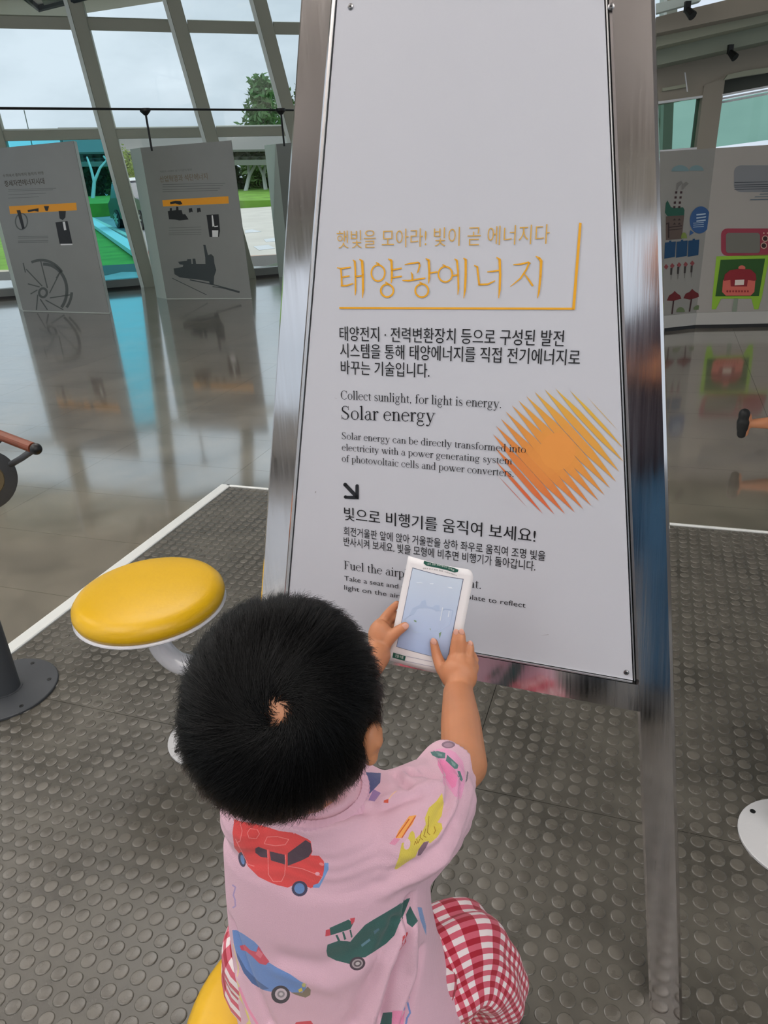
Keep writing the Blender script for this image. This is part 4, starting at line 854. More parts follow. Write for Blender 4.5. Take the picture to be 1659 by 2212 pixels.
def zC(x, y):     # zoomed crop pixel -> (s, t) on the card
    q = cp_(760+x/3.7705, 1180+y/3.7705); 
    s, t = .5, .5
    for _ in range(8):
        f = (c_bl*(1-s)+c_br*s)*(1-t)+(c_tl*(1-s)+c_tr*s)*t-q
        ds = (c_br-c_bl)*(1-t)+(c_tr-c_tl)*t; dt = (c_tl-c_bl)*(1-s)+(c_tr-c_br)*s
        A_ = np.array([ds, dt]).T; x_, *_r = np.linalg.lstsq(A_, -f, rcond=None); s += x_[0]; t += x_[1]
    return s, t
m = bpy.data.materials.new('blue_picture_print'); m.use_nodes = True; t_ = m.node_tree; b_ = t_.nodes['Principled BSDF']; b_.inputs['Roughness'].default_value = .5
uvn = t_.nodes.new('ShaderNodeUVMap'); sx_ = t_.nodes.new('ShaderNodeSeparateXYZ'); rp = t_.nodes.new('ShaderNodeValToRGB'); rp.color_ramp.elements[0].color = (*lin3((168, 190, 228)), 1); rp.color_ramp.elements[1].color = (*lin3((200, 214, 230)), 1)
t_.links.new(uvn.outputs[0], sx_.inputs[0]); t_.links.new(sx_.outputs[1], rp.inputs[0]); t_.links.new(rp.outputs[0], b_.inputs['Base Color'])
s0, t1_ = zC(515, 180); s1, t0_ = zC(772, 915); s1 = .5*(s1+zC(908, 285)[0]); s0 = .5*(s0+zC(345, 850)[0])
cgrid('picture_border', s0-.008, s1+.008, t0_-.005, t1_+.005, mat('border_blue_grey', (96, 104, 130), .5), .0003)
cgrid('blue_picture', s0, s1, t0_, t1_, m, .0006)
def cdec(name, polys, m, k=.0009, zf=zC):
    mb = MB()
    for p in polys:
        tt = tessellate_polygon([[Vector((*q, 0)) for q in p]]); mb.add([CP_(*zf(*q), k) for q in p], [x for x in tt])
    o = mb.build(name, m, card); bm = bmesh.new(); bm.from_mesh(o.data)
    for f in bm.faces:
        f.normal_update()
        if f.normal.dot(Vector(SN)) < 0: f.normal_flip()
    bm.to_mesh(o.data); bm.free(); return o
sk = [[(430, 590), (470, 560), (500, 500), (560, 470), (575, 440), (605, 430), (618, 480), (660, 490), (690, 470), (720, 475), (722, 520), (760, 500), (795, 505), (830, 520), (800, 640), (700, 690), (520, 700), (420, 640)]]
cdec('skyline_print', sk, mat('skyline_tint', (176, 196, 224), .5))
cdec('white_strokes', [[(525, 290), (570, 288), (590, 296), (540, 296)], [(640, 295), (672, 293), (670, 301), (642, 301)], [(780, 325), (815, 330), (825, 342), (800, 338)], [(742, 490), (750, 492), (728, 600), (722, 598)], [(795, 520), (801, 522), (792, 572), (786, 570)]], mat('stroke_white', (222, 232, 244), .5), .0011)
cdec('green_specks', [[(510, 592), (530, 598), (534, 612), (516, 606)], [(715, 700), (735, 690), (722, 745)], [(640, 660), (648, 662), (650, 678)]], mat('speck_green', (130, 160, 130), .5), .0011)
zD = lambda x, y: zC((860+x/9.217-760)*3.7705, (1190+y/9.217-1180)*3.7705)
M_RIB = mat('dark_green_print', (28, 86, 72), .5)
rb = [(530, 182), (620, 206), (720, 228), (860, 260), (1000, 300), (1120, 340), (1198, 380), (1196, 396), (1185, 425), (1120, 428), (1000, 378), (860, 335), (700, 300), (580, 280), (518, 235)]
cdec('green_ribbon', [[rb[i], rb[i+1], rb[13-i], rb[14-i]] if i < 6 else [rb[i]]*3 for i in range(0, 6)], M_RIB, .0009, zD)
cdec('green_tag', [[(340, 862), (445, 888), (436, 927), (333, 903)]], M_RIB)
cdec('ruled_lines', [[(446, 885), (660, 930), (660, 934), (446, 889)], [(440, 925), (680, 975), (680, 979), (440, 929)]], mat('thin_rule', (170, 170, 190), .5))
def ctext(name, txt, bl, br, tl, m, zf, k=.0012):
    v, fs = fit(txt); x0, x1 = v[:, 0].min(), v[:, 0].max(); y0, y1 = v[:, 1].min(), v[:, 1].max()
    A_, B_, C_ = [np.array(zf(*q)) for q in (bl, br, tl)]
    me = bpy.data.meshes.new(name); P_ = []
    for a, b in v:
        q = A_+(B_-A_)*(a-x0)/(x1-x0)+(C_-A_)*(b-y0)/(y1-y0); q[1] += .018*math.sin(math.pi*(a-x0)/(x1-x0))*(zf is zD); P_.append(tuple(CP_(q[0], q[1], k)))
    me.from_pydata(P_, [], fs); me.materials.append(m); return link(name, me, card)
ctext('ribbon_lettering', '내가 짓는 제로에너지 건축물', (588, 262), (1118, 405), (594, 225), mat('letter_white', (225, 235, 230), .5), zD)
ctext('small_lettering', '(내가 살고 싶은 집을 그려보세요!)', (508, 348), (1160, 505), (512, 318), M_INK, zD)
ctext('tag_lettering', '건물 이름', (355, 896), (425, 912), (358, 872), mat('letter_white', (225, 235, 230), .5), zC)

# ------------------------------------------------------------------ the boy
M_SKIN = mat('skin', (190, 130, 94), .48, sss=.25, bump=.05, bscale=300, vary=.06, vscale=25)
HC = dep(609, 1522, .70)
yaw = math.radians(-16); pit = math.radians(-18)
Fh = np.array([-math.sin(yaw)*math.cos(pit), math.cos(yaw)*math.cos(pit), math.sin(pit)]); Rh = np.cross(Fh, ZZ); Rh /= np.linalg.norm(Rh); Uh = np.cross(Rh, Fh)
rl_ = math.radians(6); Rh, Uh = Rh*math.cos(rl_)-Uh*math.sin(rl_), Uh*math.cos(rl_)+Rh*math.sin(rl_)
HX = (Rh, Fh, Uh); HR = (.0765, .088, .086)
hd = lambda x, y, z: HC+Rh*x+Fh*y+Uh*z
NK = np.array([-.092, .612, .745]); BYAW = math.radians(-14); BX = np.array([math.cos(BYAW), math.sin(BYAW), 0]); BY = np.array([-math.sin(BYAW), math.cos(BYAW), 0])
B = MB()
B.ell(HC, HR, HX, 40, 28); B.ell(hd(0, .022, -.035), (.058, .066, .062), HX, 32, 20); B.ell(hd(0, .048, -.072), (.030, .034, .026), HX)
B.cone(hd(0, .080, -.012), hd(0, .092, -.036), .006, .0085)
B.ell(hd(0, .078, -.060), (.017, .008, .005), HX); B.ell(hd(0, .077, -.067), (.014, .008, .005), HX)
EC = dep(806, 1600, .712); el_ = head0 = np.array([(EC-HC)@Rh, (EC-HC)@Fh, (EC-HC)@Uh])
for s in (-1, 1):
    B.ell(hd(s*.034, .055, -.038), (.022, .022, .024), HX)
    ea = (Rh*math.cos(.6)*s-Fh*math.sin(.6), Fh*math.cos(.6)+s*Rh*math.sin(.6), Uh); ec = hd(s*el_[0], el_[1], el_[2])
    B.ell(ec, (.0060, .011, .0215), ea); B.ell(ec+ea[1]*-.004, (.008, .009, .017), ea); B.ell(ec-Uh*.017, (.0062, .008, .009), ea); B.cone(ec, hd(s*.066, el_[1]+.008, el_[2]+.002), .010, .016)
B.cone(hd(0, -.02, -.05), NK, .036, .034); B.cone(NK, NK-ZZ*.03, .034, .038)
tor = lambda x, y, z: np.array([-.088, .612, 0])+BX*x+BY*y+ZZ*z
for s in (-1, 1): B.cone(tor(0, 0, .695), tor(s*.075, 0, .690), .034, .034); B.cone(tor(s*.05, 0, .66), tor(s*.04, .01, .46), .055, .06); B.ell(tor(s*.045, 0, .425), (.07, .07, .055))
B.cone(tor(0, 0, .68), tor(0, .01, .45), .06, .065)
RSH, REL = dep(872, 1768, .815), dep(1003, 1652, .925)
RWR = cp_(990, 1497, .045)
B.cone(RSH, REL, .034, .029, 20); B.cone(REL, REL*.45+RWR*.55, .029, .0275, 20); B.cone(REL*.45+RWR*.55, RWR, .0275, .0225, 20)
def Z5(x, y, k): return cp_(760+x/3.7705, 1180+y/3.7705, k)
def chain(pts, rs):
    for a, b, ra, rb_ in zip(pts, pts[1:], rs, rs[1:]): B.cone(a, b, ra, rb_, 14)
PM = Z5(868, 1050, .026)
for q, r in ((Z5(835, 930, .016), .012), (Z5(890, 925, .018), .0125), (Z5(945, 945, .016), .012), (Z5(978, 985, .012), .011)): B.cone(RWR, q, .019, r, 16); B.cone(PM, q, .016, r, 16)
B.ell(PM, (.029, .028, .017), (SX, SY, SN))
chain([Z5(828, 925, .014), Z5(832, 840, .0135), Z5(842, 765, .012), Z5(849, 708, .0085)], [.0076, .0068, .0062, .0055])
chain([Z5(888, 920, .016), Z5(893, 840, .0155), Z5(896, 765, .014), Z5(894, 706, .010)], [.0078, .0070, .0063, .0056])
chain([Z5(950, 940, .013), Z5(962, 880, .012), Z5(968, 835, .010), Z5(964, 795, .007)], [.0074, .0066, .0060, .0052])
chain([Z5(985, 985, .008), Z5(1003, 925, .001), Z5(985, 880, -.008), Z5(955, 862, -.012)], [.0068, .006, .0054, .0046])
chain([Z5(800, 1085, .026), Z5(728, 985, .018), Z5(690, 885, .012), Z5(668, 782, .0085)], [.0125, .0098, .0080, .0064])
LSH, LEL, LWR = dep(572, 1752, .83), dep(640, 1650, .97), Z5(205, 885, .030)
B.cone(LSH, LEL, .034, .029, 20); B.cone(LEL, LWR, .029, .0215, 20)
LP = Z5(232, 735, .012)
B.ell(LP, (.020, .028, .017), (SX, SY, SN))
for q, r in ((Z5(228, 650, .002), .012), (Z5(262, 640, -.006), .011), (Z5(285, 665, -.010), .010), (Z5(300, 720, -.010), .010)): B.cone(LWR, q, .018, r, 16); B.cone(LP, q, .015, r, 16)
chain([Z5(232, 640, .0), Z5(275, 572, -.006), Z5(322, 515, -.0095), Z5(368, 470, -.010)], [.0085, .0074, .0066, .0058])
chain([Z5(265, 650, -.008), Z5(315, 590, -.014), Z5(385, 560, -.0135), Z5(440, 545, -.012)], [.008, .007, .0064, .0056])
chain([Z5(285, 690, -.012), Z5(345, 660, -.017), Z5(410, 640, -.015), Z5(455, 630, -.013)], [.0078, .0068, .006, .0054])
chain([Z5(300, 760, -.010), Z5(350, 750, -.015), Z5(400, 735, -.014)], [.0072, .006, .005])
chain([Z5(250, 800, .018), Z5(312, 742, .0150), Z5(372, 690, .0115), Z5(432, 650, .0085)], [.0125, .0100, .0083, .0068])
RH_, RK = dep(890, 2125, .975), dep(998, 2068, 1.0); RA = np.array([.135, .70, .08])
LH_, LK = dep(600, 2088, .965), np.array([-.165, .785, .425]); LA = np.array([-.20, .80, .08])
for h, k_, a_, s in ((RH_, RK, RA, 1), (LH_, LK, LA, -1)):
    B.cone(tor(s*.04, 0, .42), h, .055, .052, 20); B.cone(h, k_, .052, .042, 20); B.cone(k_, k_*.6+a_*.4, .040, .036, 20); B.cone(k_*.6+a_*.4, a_, .036, .024, 20)
    B.cone(a_, a_+BY*.05-ZZ*.045, .026, .022); B.cone(a_+BY*.05-ZZ*.05, a_+BY*.10-ZZ*.055, .024, .017); B.cone(a_, a_-ZZ*.045-BY*.012, .026, .024)
boy = empty('seated_boy', (-.09, .60, .36), 'boy with black hair in pink car print shirt on the yellow stool, holding a card', 'person')
bme = remesh(B, .0021, 5); bme.name = 'body'; bme.materials.append(M_SKIN); body = link('body', bme, boy)
for s in (-1, 1):
    ey = MB().ell(hd(s*.031, .0735, -.012), (.0115, .0085, .0085), HX, 16, 10).build('eye', mat('eye_white', (230, 226, 220), .2), body, smooth=True)
    MB().ell(hd(s*.031, .0790, -.012), (.006, .0035, .006), HX, 14, 8).build('iris', mat('iris_brown', (40, 26, 20), .2), body, smooth=True)
lm_ = MB().ell(hd(0, .0855, -.0605), (.015, .003, .0035), HX).ell(hd(0, .0845, -.067), (.012, .003, .0035), HX); lm_.build('mouth', mat('lips', (176, 96, 86), .4), body, smooth=True)
def nail(c, up, nrm, w=.0042, h=.0055):
    X = np.cross(up, nrm); X /= np.linalg.norm(X); u2 = np.cross(nrm, X); MB().ell(c, (w, h, .0009), (X, u2, nrm), 12, 6).build('fingernail', mat('nail', (214, 164, 146), .3), body, smooth=True)
nail(Z5(850, 700, .0135), SY, SN); nail(Z5(894, 698, .0150), SY, SN); nail(Z5(964, 792, .0115), SY, SN, .0038, .005)
_up = Z5(668, 782, 0)-Z5(690, 885, 0); _up /= np.linalg.norm(_up); nail(Z5(667, 776, .0142), _up, SN, .0048, .006)
_up = Z5(432, 650, 0)-Z5(372, 690, 0); _up /= np.linalg.norm(_up); nail(Z5(436, 652, .0142), _up, SN, .0050, .0065)

# shirt ---------------------------------------------------------------
Sm = MB(); RG = [(.752, .040, .040, 0, -.004), (.740, .060, .054, 0, -.002), (.724, .088, .062, .0, 0), (.700, .106, .066, .0, .0), (.66, .117, .076, -.004, 0), (.60, .121, .083, -.006, 0), (.54, .124, .087, -.008, 0), (.48, .129, .092, -.006, 0), (.43, .137, .100, -.002, 0), (.385, .146, .112, .004, 0), (.372, .146, .112, .006, 0)]
seg = 64; vs = []
for z, a, b, ox, oy in RG:
    for k in range(seg):
        t = 2*math.pi*k/seg; c, s = math.cos(t), math.sin(t); e_ = 2.4; c_ = abs(c)**(2/e_)*np.sign(c); s_ = abs(s)**(2/e_)*np.sign(s)
        vs.append(tor(a*c_+ox, b*s_+oy, z))
fs = [(i*seg+(k+1) % seg, i*seg+k, (i+1)*seg+k, (i+1)*seg+(k+1) % seg) for i in range(len(RG)-1) for k in range(seg)]+[tuple(range(seg)), tuple((len(RG)-1)*seg+k for k in range(seg-1, -1, -1))]
Sm.add(vs, fs)
CU_ = dep(978, 1662, .915)         # cuff centre
Sm.cone(tor(.055, 0, .672), dep(885, 1775, .82), .062, .060, 28); Sm.cone(dep(885, 1775, .82), dep(938, 1728, .865), .060, .050, 28)
ax_ = (REL-dep(938, 1728, .865)); ax_ /= np.linalg.norm(ax_)
p0_ = dep(938, 1728, .865); p1_ = dep(967, 1662, .915)+ax_*.004
Sm.tube([p0_-ax_*.02, p0_, (p0_+p1_)/2, p1_, p1_+ax_*.012], [.044, .046, .041, .0370, .0345], 32)
Sm.cone(dep(905, 1815, .86), dep(968, 1765, .885), .036, .030); Sm.cone(dep(880, 1870, .87), dep(950, 1800, .885), .034, .030)
Sm.cone(tor(-.055, 0, .672), LSH, .058, .050, 24); Sm.cone(LSH, LSH*.35+LEL*.65, .050, .042, 24)
sme = remesh(Sm, .0032, 10)
n = len(sme.vertices); V = np.empty(n*3); sme.vertices.foreach_get('co', V); V = V.reshape(-1, 3); Nn = np.empty(n*3); sme.vertices.foreach_get('normal', Nn); Nn = Nn.reshape(-1, 3)
bv = BVHTree.FromPolygons([Vector(v) for v in V], [tuple(p.vertices) for p in sme.polygons])
def hit(px, py):
    d = ray(px, py); d = d/np.linalg.norm(d); h = bv.ray_cast(Vector(CC), Vector(d))
    if h[0] is not None: return np.array(h[0])
    return np.array(bv.find_nearest(Vector(dep(px, py, .87)))[0])
Z7 = lambda x, y: (400+x/2.212, 1600+y/2.212); ZS = lambda x, y: (830+x/5.184, 1560+y/5.184)
def crease(pts, amp, w_, zf=Z7):
    P_ = [hit(*zf(*p)) for p in pts]; D_ = np.full(n, 9.); 
    for a, b in zip(P_, P_[1:]):
        d = b-a; L_ = d@d+1e-12; t = np.clip(((V-a)@d)/L_, 0, 1); q = np.linalg.norm(V-(a+t[:, None]*d), axis=1); D_ = np.minimum(D_, q)
    tot[:] += 1.6*amp*np.exp(-(D_/w_)**2)
tot = np.zeros(n)
for a in [([(1075, 760), (1062, 900), (1000, 1080), (930, 1354)], -.0085, .006), ([(1040, 900), (985, 1050), (890, 1354)], .0065, .007), ([(1000, 870), (930, 1010), (800, 1354)], -.005, .008), ([(1080, 900), (1080, 1100), (1000, 1354)], .006, .008),
          ([(1130, 1010), (1080, 1200), (1040, 1354)], -.006, .007), ([(470, 350), (600, 390), (760, 350), (830, 310)], -.0035, .006), ([(430, 380), (600, 425), (800, 380)], .002, .008), ([(830, 300), (940, 292), (1080, 240), (1195, 205)], .0035, .005), ([(840, 325), (960, 320), (1100, 265)], -.003, .006),
          ([(225, 880), (300, 1120), (400, 1354)], -.004, .009), ([(260, 1130), (330, 1354)], .003, .008), ([(480, 1040), (650, 1075), (900, 950)], -.002, .012), ([(500, 700), (700, 720), (900, 690)], -.0015, .014), ([(1010, 640), (1160, 560), (1300, 400)], -.004, .009), ([(960, 720), (1130, 640), (1240, 560)], .003, .009), ([(450, 1100), (700, 1180), (900, 1060)], .0018, .012), ([(800, 1354), (860, 1150), (960, 900)], .002, .009)]: crease(*a)
for a in [([(540, 380), (620, 520), (650, 700), (640, 860)], .0045, .006), ([(640, 440), (700, 640), (690, 900), (560, 1200)], -.004, .007), ([(790, 640), (780, 850), (640, 1200)], .0035, .008), ([(280, 520), (330, 560), (420, 560)], -.0055, .005), ([(120, 560), (170, 650), (260, 720)], -.005, .006), ([(430, 520), (520, 600), (580, 640)], -.003, .006), ([(870, 760), (840, 1000), (700, 1250)], -.003, .007)]: crease(*a, zf=ZS)
V2 = V+Nn*tot[:, None]
fine = .0005*np.sin(V[:, 2]*420+np.sin(V[:, 0]*60)*3)*np.exp(-((V[:, 2]-.70)/.03)**2); V2 += Nn*fine[:, None]
sme.vertices.foreach_set('co', V2.ravel())
bm = bmesh.new(); bm.from_mesh(sme); kill = []
for f in bm.faces:
    c = np.array(f.calc_center_median()); r_ = c-p1_
    if r_@ax_ > .006 and np.linalg.norm(r_) < .08: kill.append(f)
    elif c[2] < .3745: kill.append(f)
    else:
        lx = (LEL-LSH)/np.linalg.norm(LEL-LSH); r2 = c-(LSH*.35+LEL*.65)
        if r2@lx > .012 and np.linalg.norm(r2) < .08: kill.append(f)
bmesh.ops.delete(bm, geom=kill, context='FACES'); bm.to_mesh(sme); bm.free(); sme.name = 'shirt'
# flat print of the shirt: one image drawn here from outlines, in the cloth's own coordinates
bv = BVHTree.FromPolygons([v.co for v in sme.vertices], [tuple(p.vertices) for p in sme.polygons])
E1 = BX; E3 = -BY*.72+ZZ*.69; E2 = np.cross(E3, E1); UO = tor(0, 0, .6); UW = .50; RES = 2048
def touv(p): q = np.asarray(p)-UO; return np.array([q@E1, q@E2]).T/UW+.5 if np.ndim(p) > 1 else np.array([q@E1/UW+.5, q@E2/UW+.5])
IMG = np.empty((RES, RES, 3)); IMG[:] = lin3((220, 179, 196))
yy, xx = np.mgrid[0:RES, 0:RES]
IMG *= (1+.02*np.sin(xx*1.3)+.02*np.sin(yy*1.3))[..., None]
def dense(p, k=6):
    out = []
    for a, b in zip(p, p[1:]+p[:1]): out += [(a[0]+(b[0]-a[0])*i/k, a[1]+(b[1]-a[1])*i/k) for i in range(k)]
    return out
def paint(poly, col, zf=Z7, a=1.):
    P_ = np.array([touv(hit(*zf(*q))) for q in dense([tuple(q) for q in poly])])*RES
    x0, y0 = np.maximum(P_.min(0).astype(int)-1, 0); x1, y1 = np.minimum(P_.max(0).astype(int)+2, RES)
    if x1 <= x0 or y1 <= y0: return
    Y_, X_ = np.mgrid[y0:y1, x0:x1]; X_ = X_+.5; Y_ = Y_+.5; ins = np.zeros(X_.shape, bool)
    for (ax, ay), (bx, by) in zip(P_, np.roll(P_, -1, 0)):
        if ay == by: continue
        c = ((ay > Y_) != (by > Y_)) & (X_ < (bx-ax)*(Y_-ay)/(by-ay)+ax); ins ^= c
    c_ = np.array(lin3(col)); blk = IMG[y0:y1, x0:x1]; grain = 1+.06*np.sin(X_*.9+Y_*.35)*np.sin(Y_*.7)
    blk[ins] = blk[ins]*(1-a)+(c_*grain[ins][:, None])*a
def pline(pts, w_, col, zf=Z7, a=1.):
    for q in stroke(pts, w_): paint([tuple(x) for x in q], col, zf, a)
def pel(cx, cy, rx, ry, col, rot=0, zf=Z7, a=1.): paint([tuple(q) for q in disc(cx, cy, rx, ry, 22, rot)], col, zf, a)
RED, PKL, NAVY, BLU, DKW = (226, 78, 78), (240, 140, 140), (72, 66, 92), (120, 158, 214), (84, 66, 78)
paint([(235, 375), (262, 385), (330, 395), (400, 415), (450, 432), (520, 440), (585, 470), (600, 480), (608, 530), (600, 548), (640, 550), (662, 575), (668, 610), (655, 650), (630, 690), (600, 705), (545, 678), (490, 702), (440, 690), (400, 675), (350, 650), (300, 600), (285, 570), (255, 535), (235, 512), (226, 440)], RED)
for p in ([(335, 515), (350, 507), (390, 522), (393, 560), (360, 555), (335, 535)], [(403, 528), (475, 545), (478, 592), (410, 572)], [(490, 538), (575, 475), (600, 490), (606, 530), (590, 555), (550, 575), (490, 598)]): paint(p, DKW)
paint([(665, 583), (685, 585), (685, 615), (668, 650), (650, 685), (640, 703), (610, 703), (612, 690), (640, 680), (655, 655), (663, 620)], BLU)
pel(272, 568, 17, 36, NAVY, -12); pel(274, 568, 9, 24, (110, 140, 190), -12); pel(547, 707, 38, 37, NAVY); pel(546, 706, 25, 26, (104, 138, 190))
for p in ([(378, 490), (392, 460), (440, 458), (495, 472), (478, 497), (430, 502), (378, 492)], [(297, 440), (310, 420), (345, 425), (355, 445), (340, 468), (305, 465), (297, 440)], [(262, 392), (272, 430), (262, 480), (245, 488)], [(395, 520), (398, 640), (420, 672), (460, 672), (476, 640), (480, 545)], [(490, 600), (560, 612), (655, 650)], [(240, 470), (300, 590), (330, 600)]): pline(p, 3.2, PKL)
pel(652, 590, 12, 7, PKL, 20); pel(632, 636, 11, 9, (236, 170, 186))
GRN = (56, 96, 92)
paint([(680, 975), (735, 955), (790, 960), (810, 935), (860, 880), (900, 855), (960, 820), (1010, 790), (1060, 755), (1075, 752), (1060, 790), (1040, 840), (1020, 880), (1000, 930), (960, 970), (900, 1010), (860, 1035), (820, 1040), (790, 1068), (720, 1050), (680, 1030), (675, 1005)], GRN)
for p, c in (([(690, 895), (780, 855), (805, 870), (790, 900), (695, 930)], GRN), ([(672, 905), (692, 900), (695, 930), (670, 935)], (206, 76, 90)), ([(788, 850), (812, 845), (808, 866), (795, 880)], (206, 76, 90)), ([(718, 930), (728, 928), (742, 958), (732, 962)], GRN), ([(750, 915), (758, 912), (770, 948), (760, 952)], GRN), ([(785, 905), (792, 902), (800, 938), (793, 942)], GRN), ([(840, 975), (880, 945), (886, 955), (845, 986)], (104, 140, 156)), ([(900, 910), (925, 895), (928, 905), (905, 925)], (84, 120, 136)), ([(1055, 830), (1075, 790), (1112, 862), (1085, 892), (1060, 872)], GRN), ([(1110, 795), (1130, 797), (1150, 880), (1152, 930), (1140, 900), (1122, 850)], (120, 150, 200)), ([(1040, 935), (1050, 928), (1056, 960), (1035, 990)], (200, 80, 88))): paint(p, c)
pel(823, 1065, 38, 32, (76, 62, 72), -15); pel(823, 1065, 27, 22, (170, 156, 160), -15); pel(824, 1065, 19, 15, (96, 84, 90), -15); pel(824, 1065, 11, 8, (190, 180, 182), -15)
B2 = (112, 146, 206)
paint([(225, 905), (245, 905), (280, 925), (330, 960), (355, 985), (375, 1020), (400, 1060), (440, 1085), (500, 1115), (550, 1150), (580, 1165), (575, 1192), (550, 1206), (510, 1203), (455, 1170), (410, 1200), (370, 1190), (320, 1160), (280, 1110), (250, 1040), (232, 970)], B2)
paint([(240, 1000), (290, 1090), (350, 1150), (400, 1185), (370, 1190), (320, 1160), (280, 1110), (250, 1040)], (84, 110, 160))
paint([(260, 980), (285, 975), (310, 1000), (340, 1010), (350, 980), (375, 1020), (402, 1055), (385, 1072), (355, 1065), (320, 1030), (290, 1005), (268, 1000)], (214, 84, 104))
paint([(350, 1000), (372, 1020), (360, 1040), (335, 1020)], (226, 120, 136))
paint([(585, 1175), (600, 1190), (598, 1215), (575, 1228), (530, 1215), (505, 1203), (560, 1203)], (136, 122, 104)); paint([(540, 1190), (556, 1180), (562, 1196), (545, 1202)], (224, 200, 80)); pel(567, 1168, 10, 10, (200, 190, 120))
pel(456, 1213, 45, 43, (66, 60, 70)); pel(458, 1211, 29, 28, (206, 190, 200)); pel(458, 1211, 18, 17, (150, 140, 148)); pel(458, 1211, 9, 8, (210, 200, 205))
pline([(226, 690), (240, 700), (230, 738), (238, 760), (240, 790), (228, 798)], 7, (176, 150, 198))
YL = (216, 196, 84)
paint([(1000, 612), (1020, 560), (1035, 490), (1060, 480), (1075, 440), (1085, 430), (1095, 440), (1100, 470), (1130, 440), (1150, 400), (1145, 370), (1165, 320), (1200, 290), (1228, 250), (1235, 300), (1225, 360), (1205, 390), (1225, 395), (1230, 420), (1205, 460), (1170, 490), (1150, 480), (1115, 520), (1100, 555), (1060, 580), (1010, 615)], YL)
pel(1060, 495, 16, 26, (226, 190, 206), 10); paint([(1005, 465), (1020, 430), (1070, 360), (1105, 355), (1085, 400), (1030, 465)], (240, 168, 90)); paint([(975, 492), (1000, 463), (1028, 470), (1002, 500)], (226, 150, 180))
for p in ([(1008, 462), (1070, 375)], [(1035, 465), (1092, 375)], [(1050, 440), (1100, 362)]): pline(p, 5, (206, 96, 50))
for p in ([(1095, 498), (1100, 480), (1106, 494)], [(1106, 470), (1112, 490), (1122, 470)], [(1130, 430), (1122, 462), (1135, 474)], [(1150, 420), (1140, 455), (1152, 462)], [(1165, 360), (1158, 440), (1170, 450)], [(1190, 410), (1196, 430), (1188, 446)]): pline(p, 3, (150, 110, 30))
paint([(1110, 550), (1115, 520), (1140, 485), (1165, 480), (1150, 512), (1125, 547)], (130, 100, 118))
paint([(195, 1000), (212, 980), (218, 1100), (205, 1150), (188, 1130)], (230, 212, 130)); paint([(195, 1180), (250, 1215), (300, 1300), (322, 1380), (215, 1380)], (232, 212, 128)); pline([(258, 1180), (300, 1280), (345, 1354)], 12, (232, 150, 180))
paint([(530, 1345), (600, 1338), (630, 1380), (510, 1380)], (212, 80, 92)); paint([(945, 1300), (990, 1297), (985, 1380), (925, 1380)], GRN); paint([(990, 1290), (1050, 1290), (1040, 1380), (985, 1380)], (226, 140, 176)); pline([(1062, 1250), (1075, 1300), (1060, 1325), (1055, 1354)], 9, (120, 146, 200))
paint([(860, 150), (935, 155), (932, 200), (885, 250), (868, 280), (860, 240), (880, 200), (865, 170)], (80, 86, 130)); paint([(900, 232), (935, 250), (905, 290), (875, 285)], (150, 120, 170)); paint([(950, 285), (972, 278), (970, 298), (948, 296)], (210, 90, 70)); pline([(972, 280), (990, 256), (1010, 240)], 4, (240, 196, 150))
TE = (74, 118, 116)
paint([(600, 300), (700, 290), (800, 340), (880, 440), (905, 560), (900, 700), (860, 860), (790, 830), (700, 700), (600, 420), (560, 370), (540, 320)], (228, 158, 194), ZS); paint([(600, 410), (690, 430), (790, 530), (830, 600), (800, 720), (760, 742), (700, 640), (640, 560), (600, 480)], (232, 134, 180), ZS)
for p in ([(515, 332), (600, 322), (685, 345), (680, 405), (610, 405), (540, 372)], [(705, 365), (830, 480), (820, 520), (790, 525), (690, 430)], [(820, 545), (850, 550), (880, 640), (868, 665), (845, 640)]): paint(p, TE, ZS)
for p in ([(600, 345), (650, 360), (645, 385), (600, 375)], [(750, 430), (800, 470), (795, 500), (760, 480)]): paint(p, (120, 156, 152), ZS)
pel(718, 252, 75, 40, (132, 104, 122), 0, ZS); pel(718, 256, 50, 24, (160, 130, 148), 0, ZS); paint([(930, 545), (943, 562), (930, 650), (910, 682)], (120, 100, 116), ZS)
im = bpy.data.images.new('shirt_print', RES, RES, alpha=False, float_buffer=False); im.colorspace_settings.name = 'sRGB'
srgb = np.where(IMG <= .0031308, IMG*12.92, 1.055*np.clip(IMG, 0, 1)**(1/2.4)-.055); px = np.ones((RES, RES, 4), np.float32); px[..., :3] = srgb; im.pixels.foreach_set(px.ravel()); im.update(); im.pack()
uvl = sme.uv_layers.new(name='UVMap'); nl = len(sme.loops); vi = np.empty(nl, np.int32); sme.loops.foreach_get('vertex_index', vi)
co = np.empty(len(sme.vertices)*3); sme.vertices.foreach_get('co', co); co = co.reshape(-1, 3); uvl.data.foreach_set('uv', touv(co)[vi].astype(np.float32).ravel())
MS = mat('pink_jersey', (226, 186, 206), .85, sheen=.15, bump=.35, bscale=900); t_ = MS.node_tree; ti = t_.nodes.new('ShaderNodeTexImage'); ti.image = im; t_.links.new(ti.outputs[0], t_.nodes['Principled BSDF'].inputs['Base Color'])
sme.materials.clear(); sme.materials.append(MS); sme.polygons.foreach_set('use_smooth', [True]*len(sme.polygons)); shirt = link('shirt', sme, boy)
sd = shirt.modifiers.new('thick', 'SOLIDIFY'); sd.thickness = .0016; sd.offset = -1
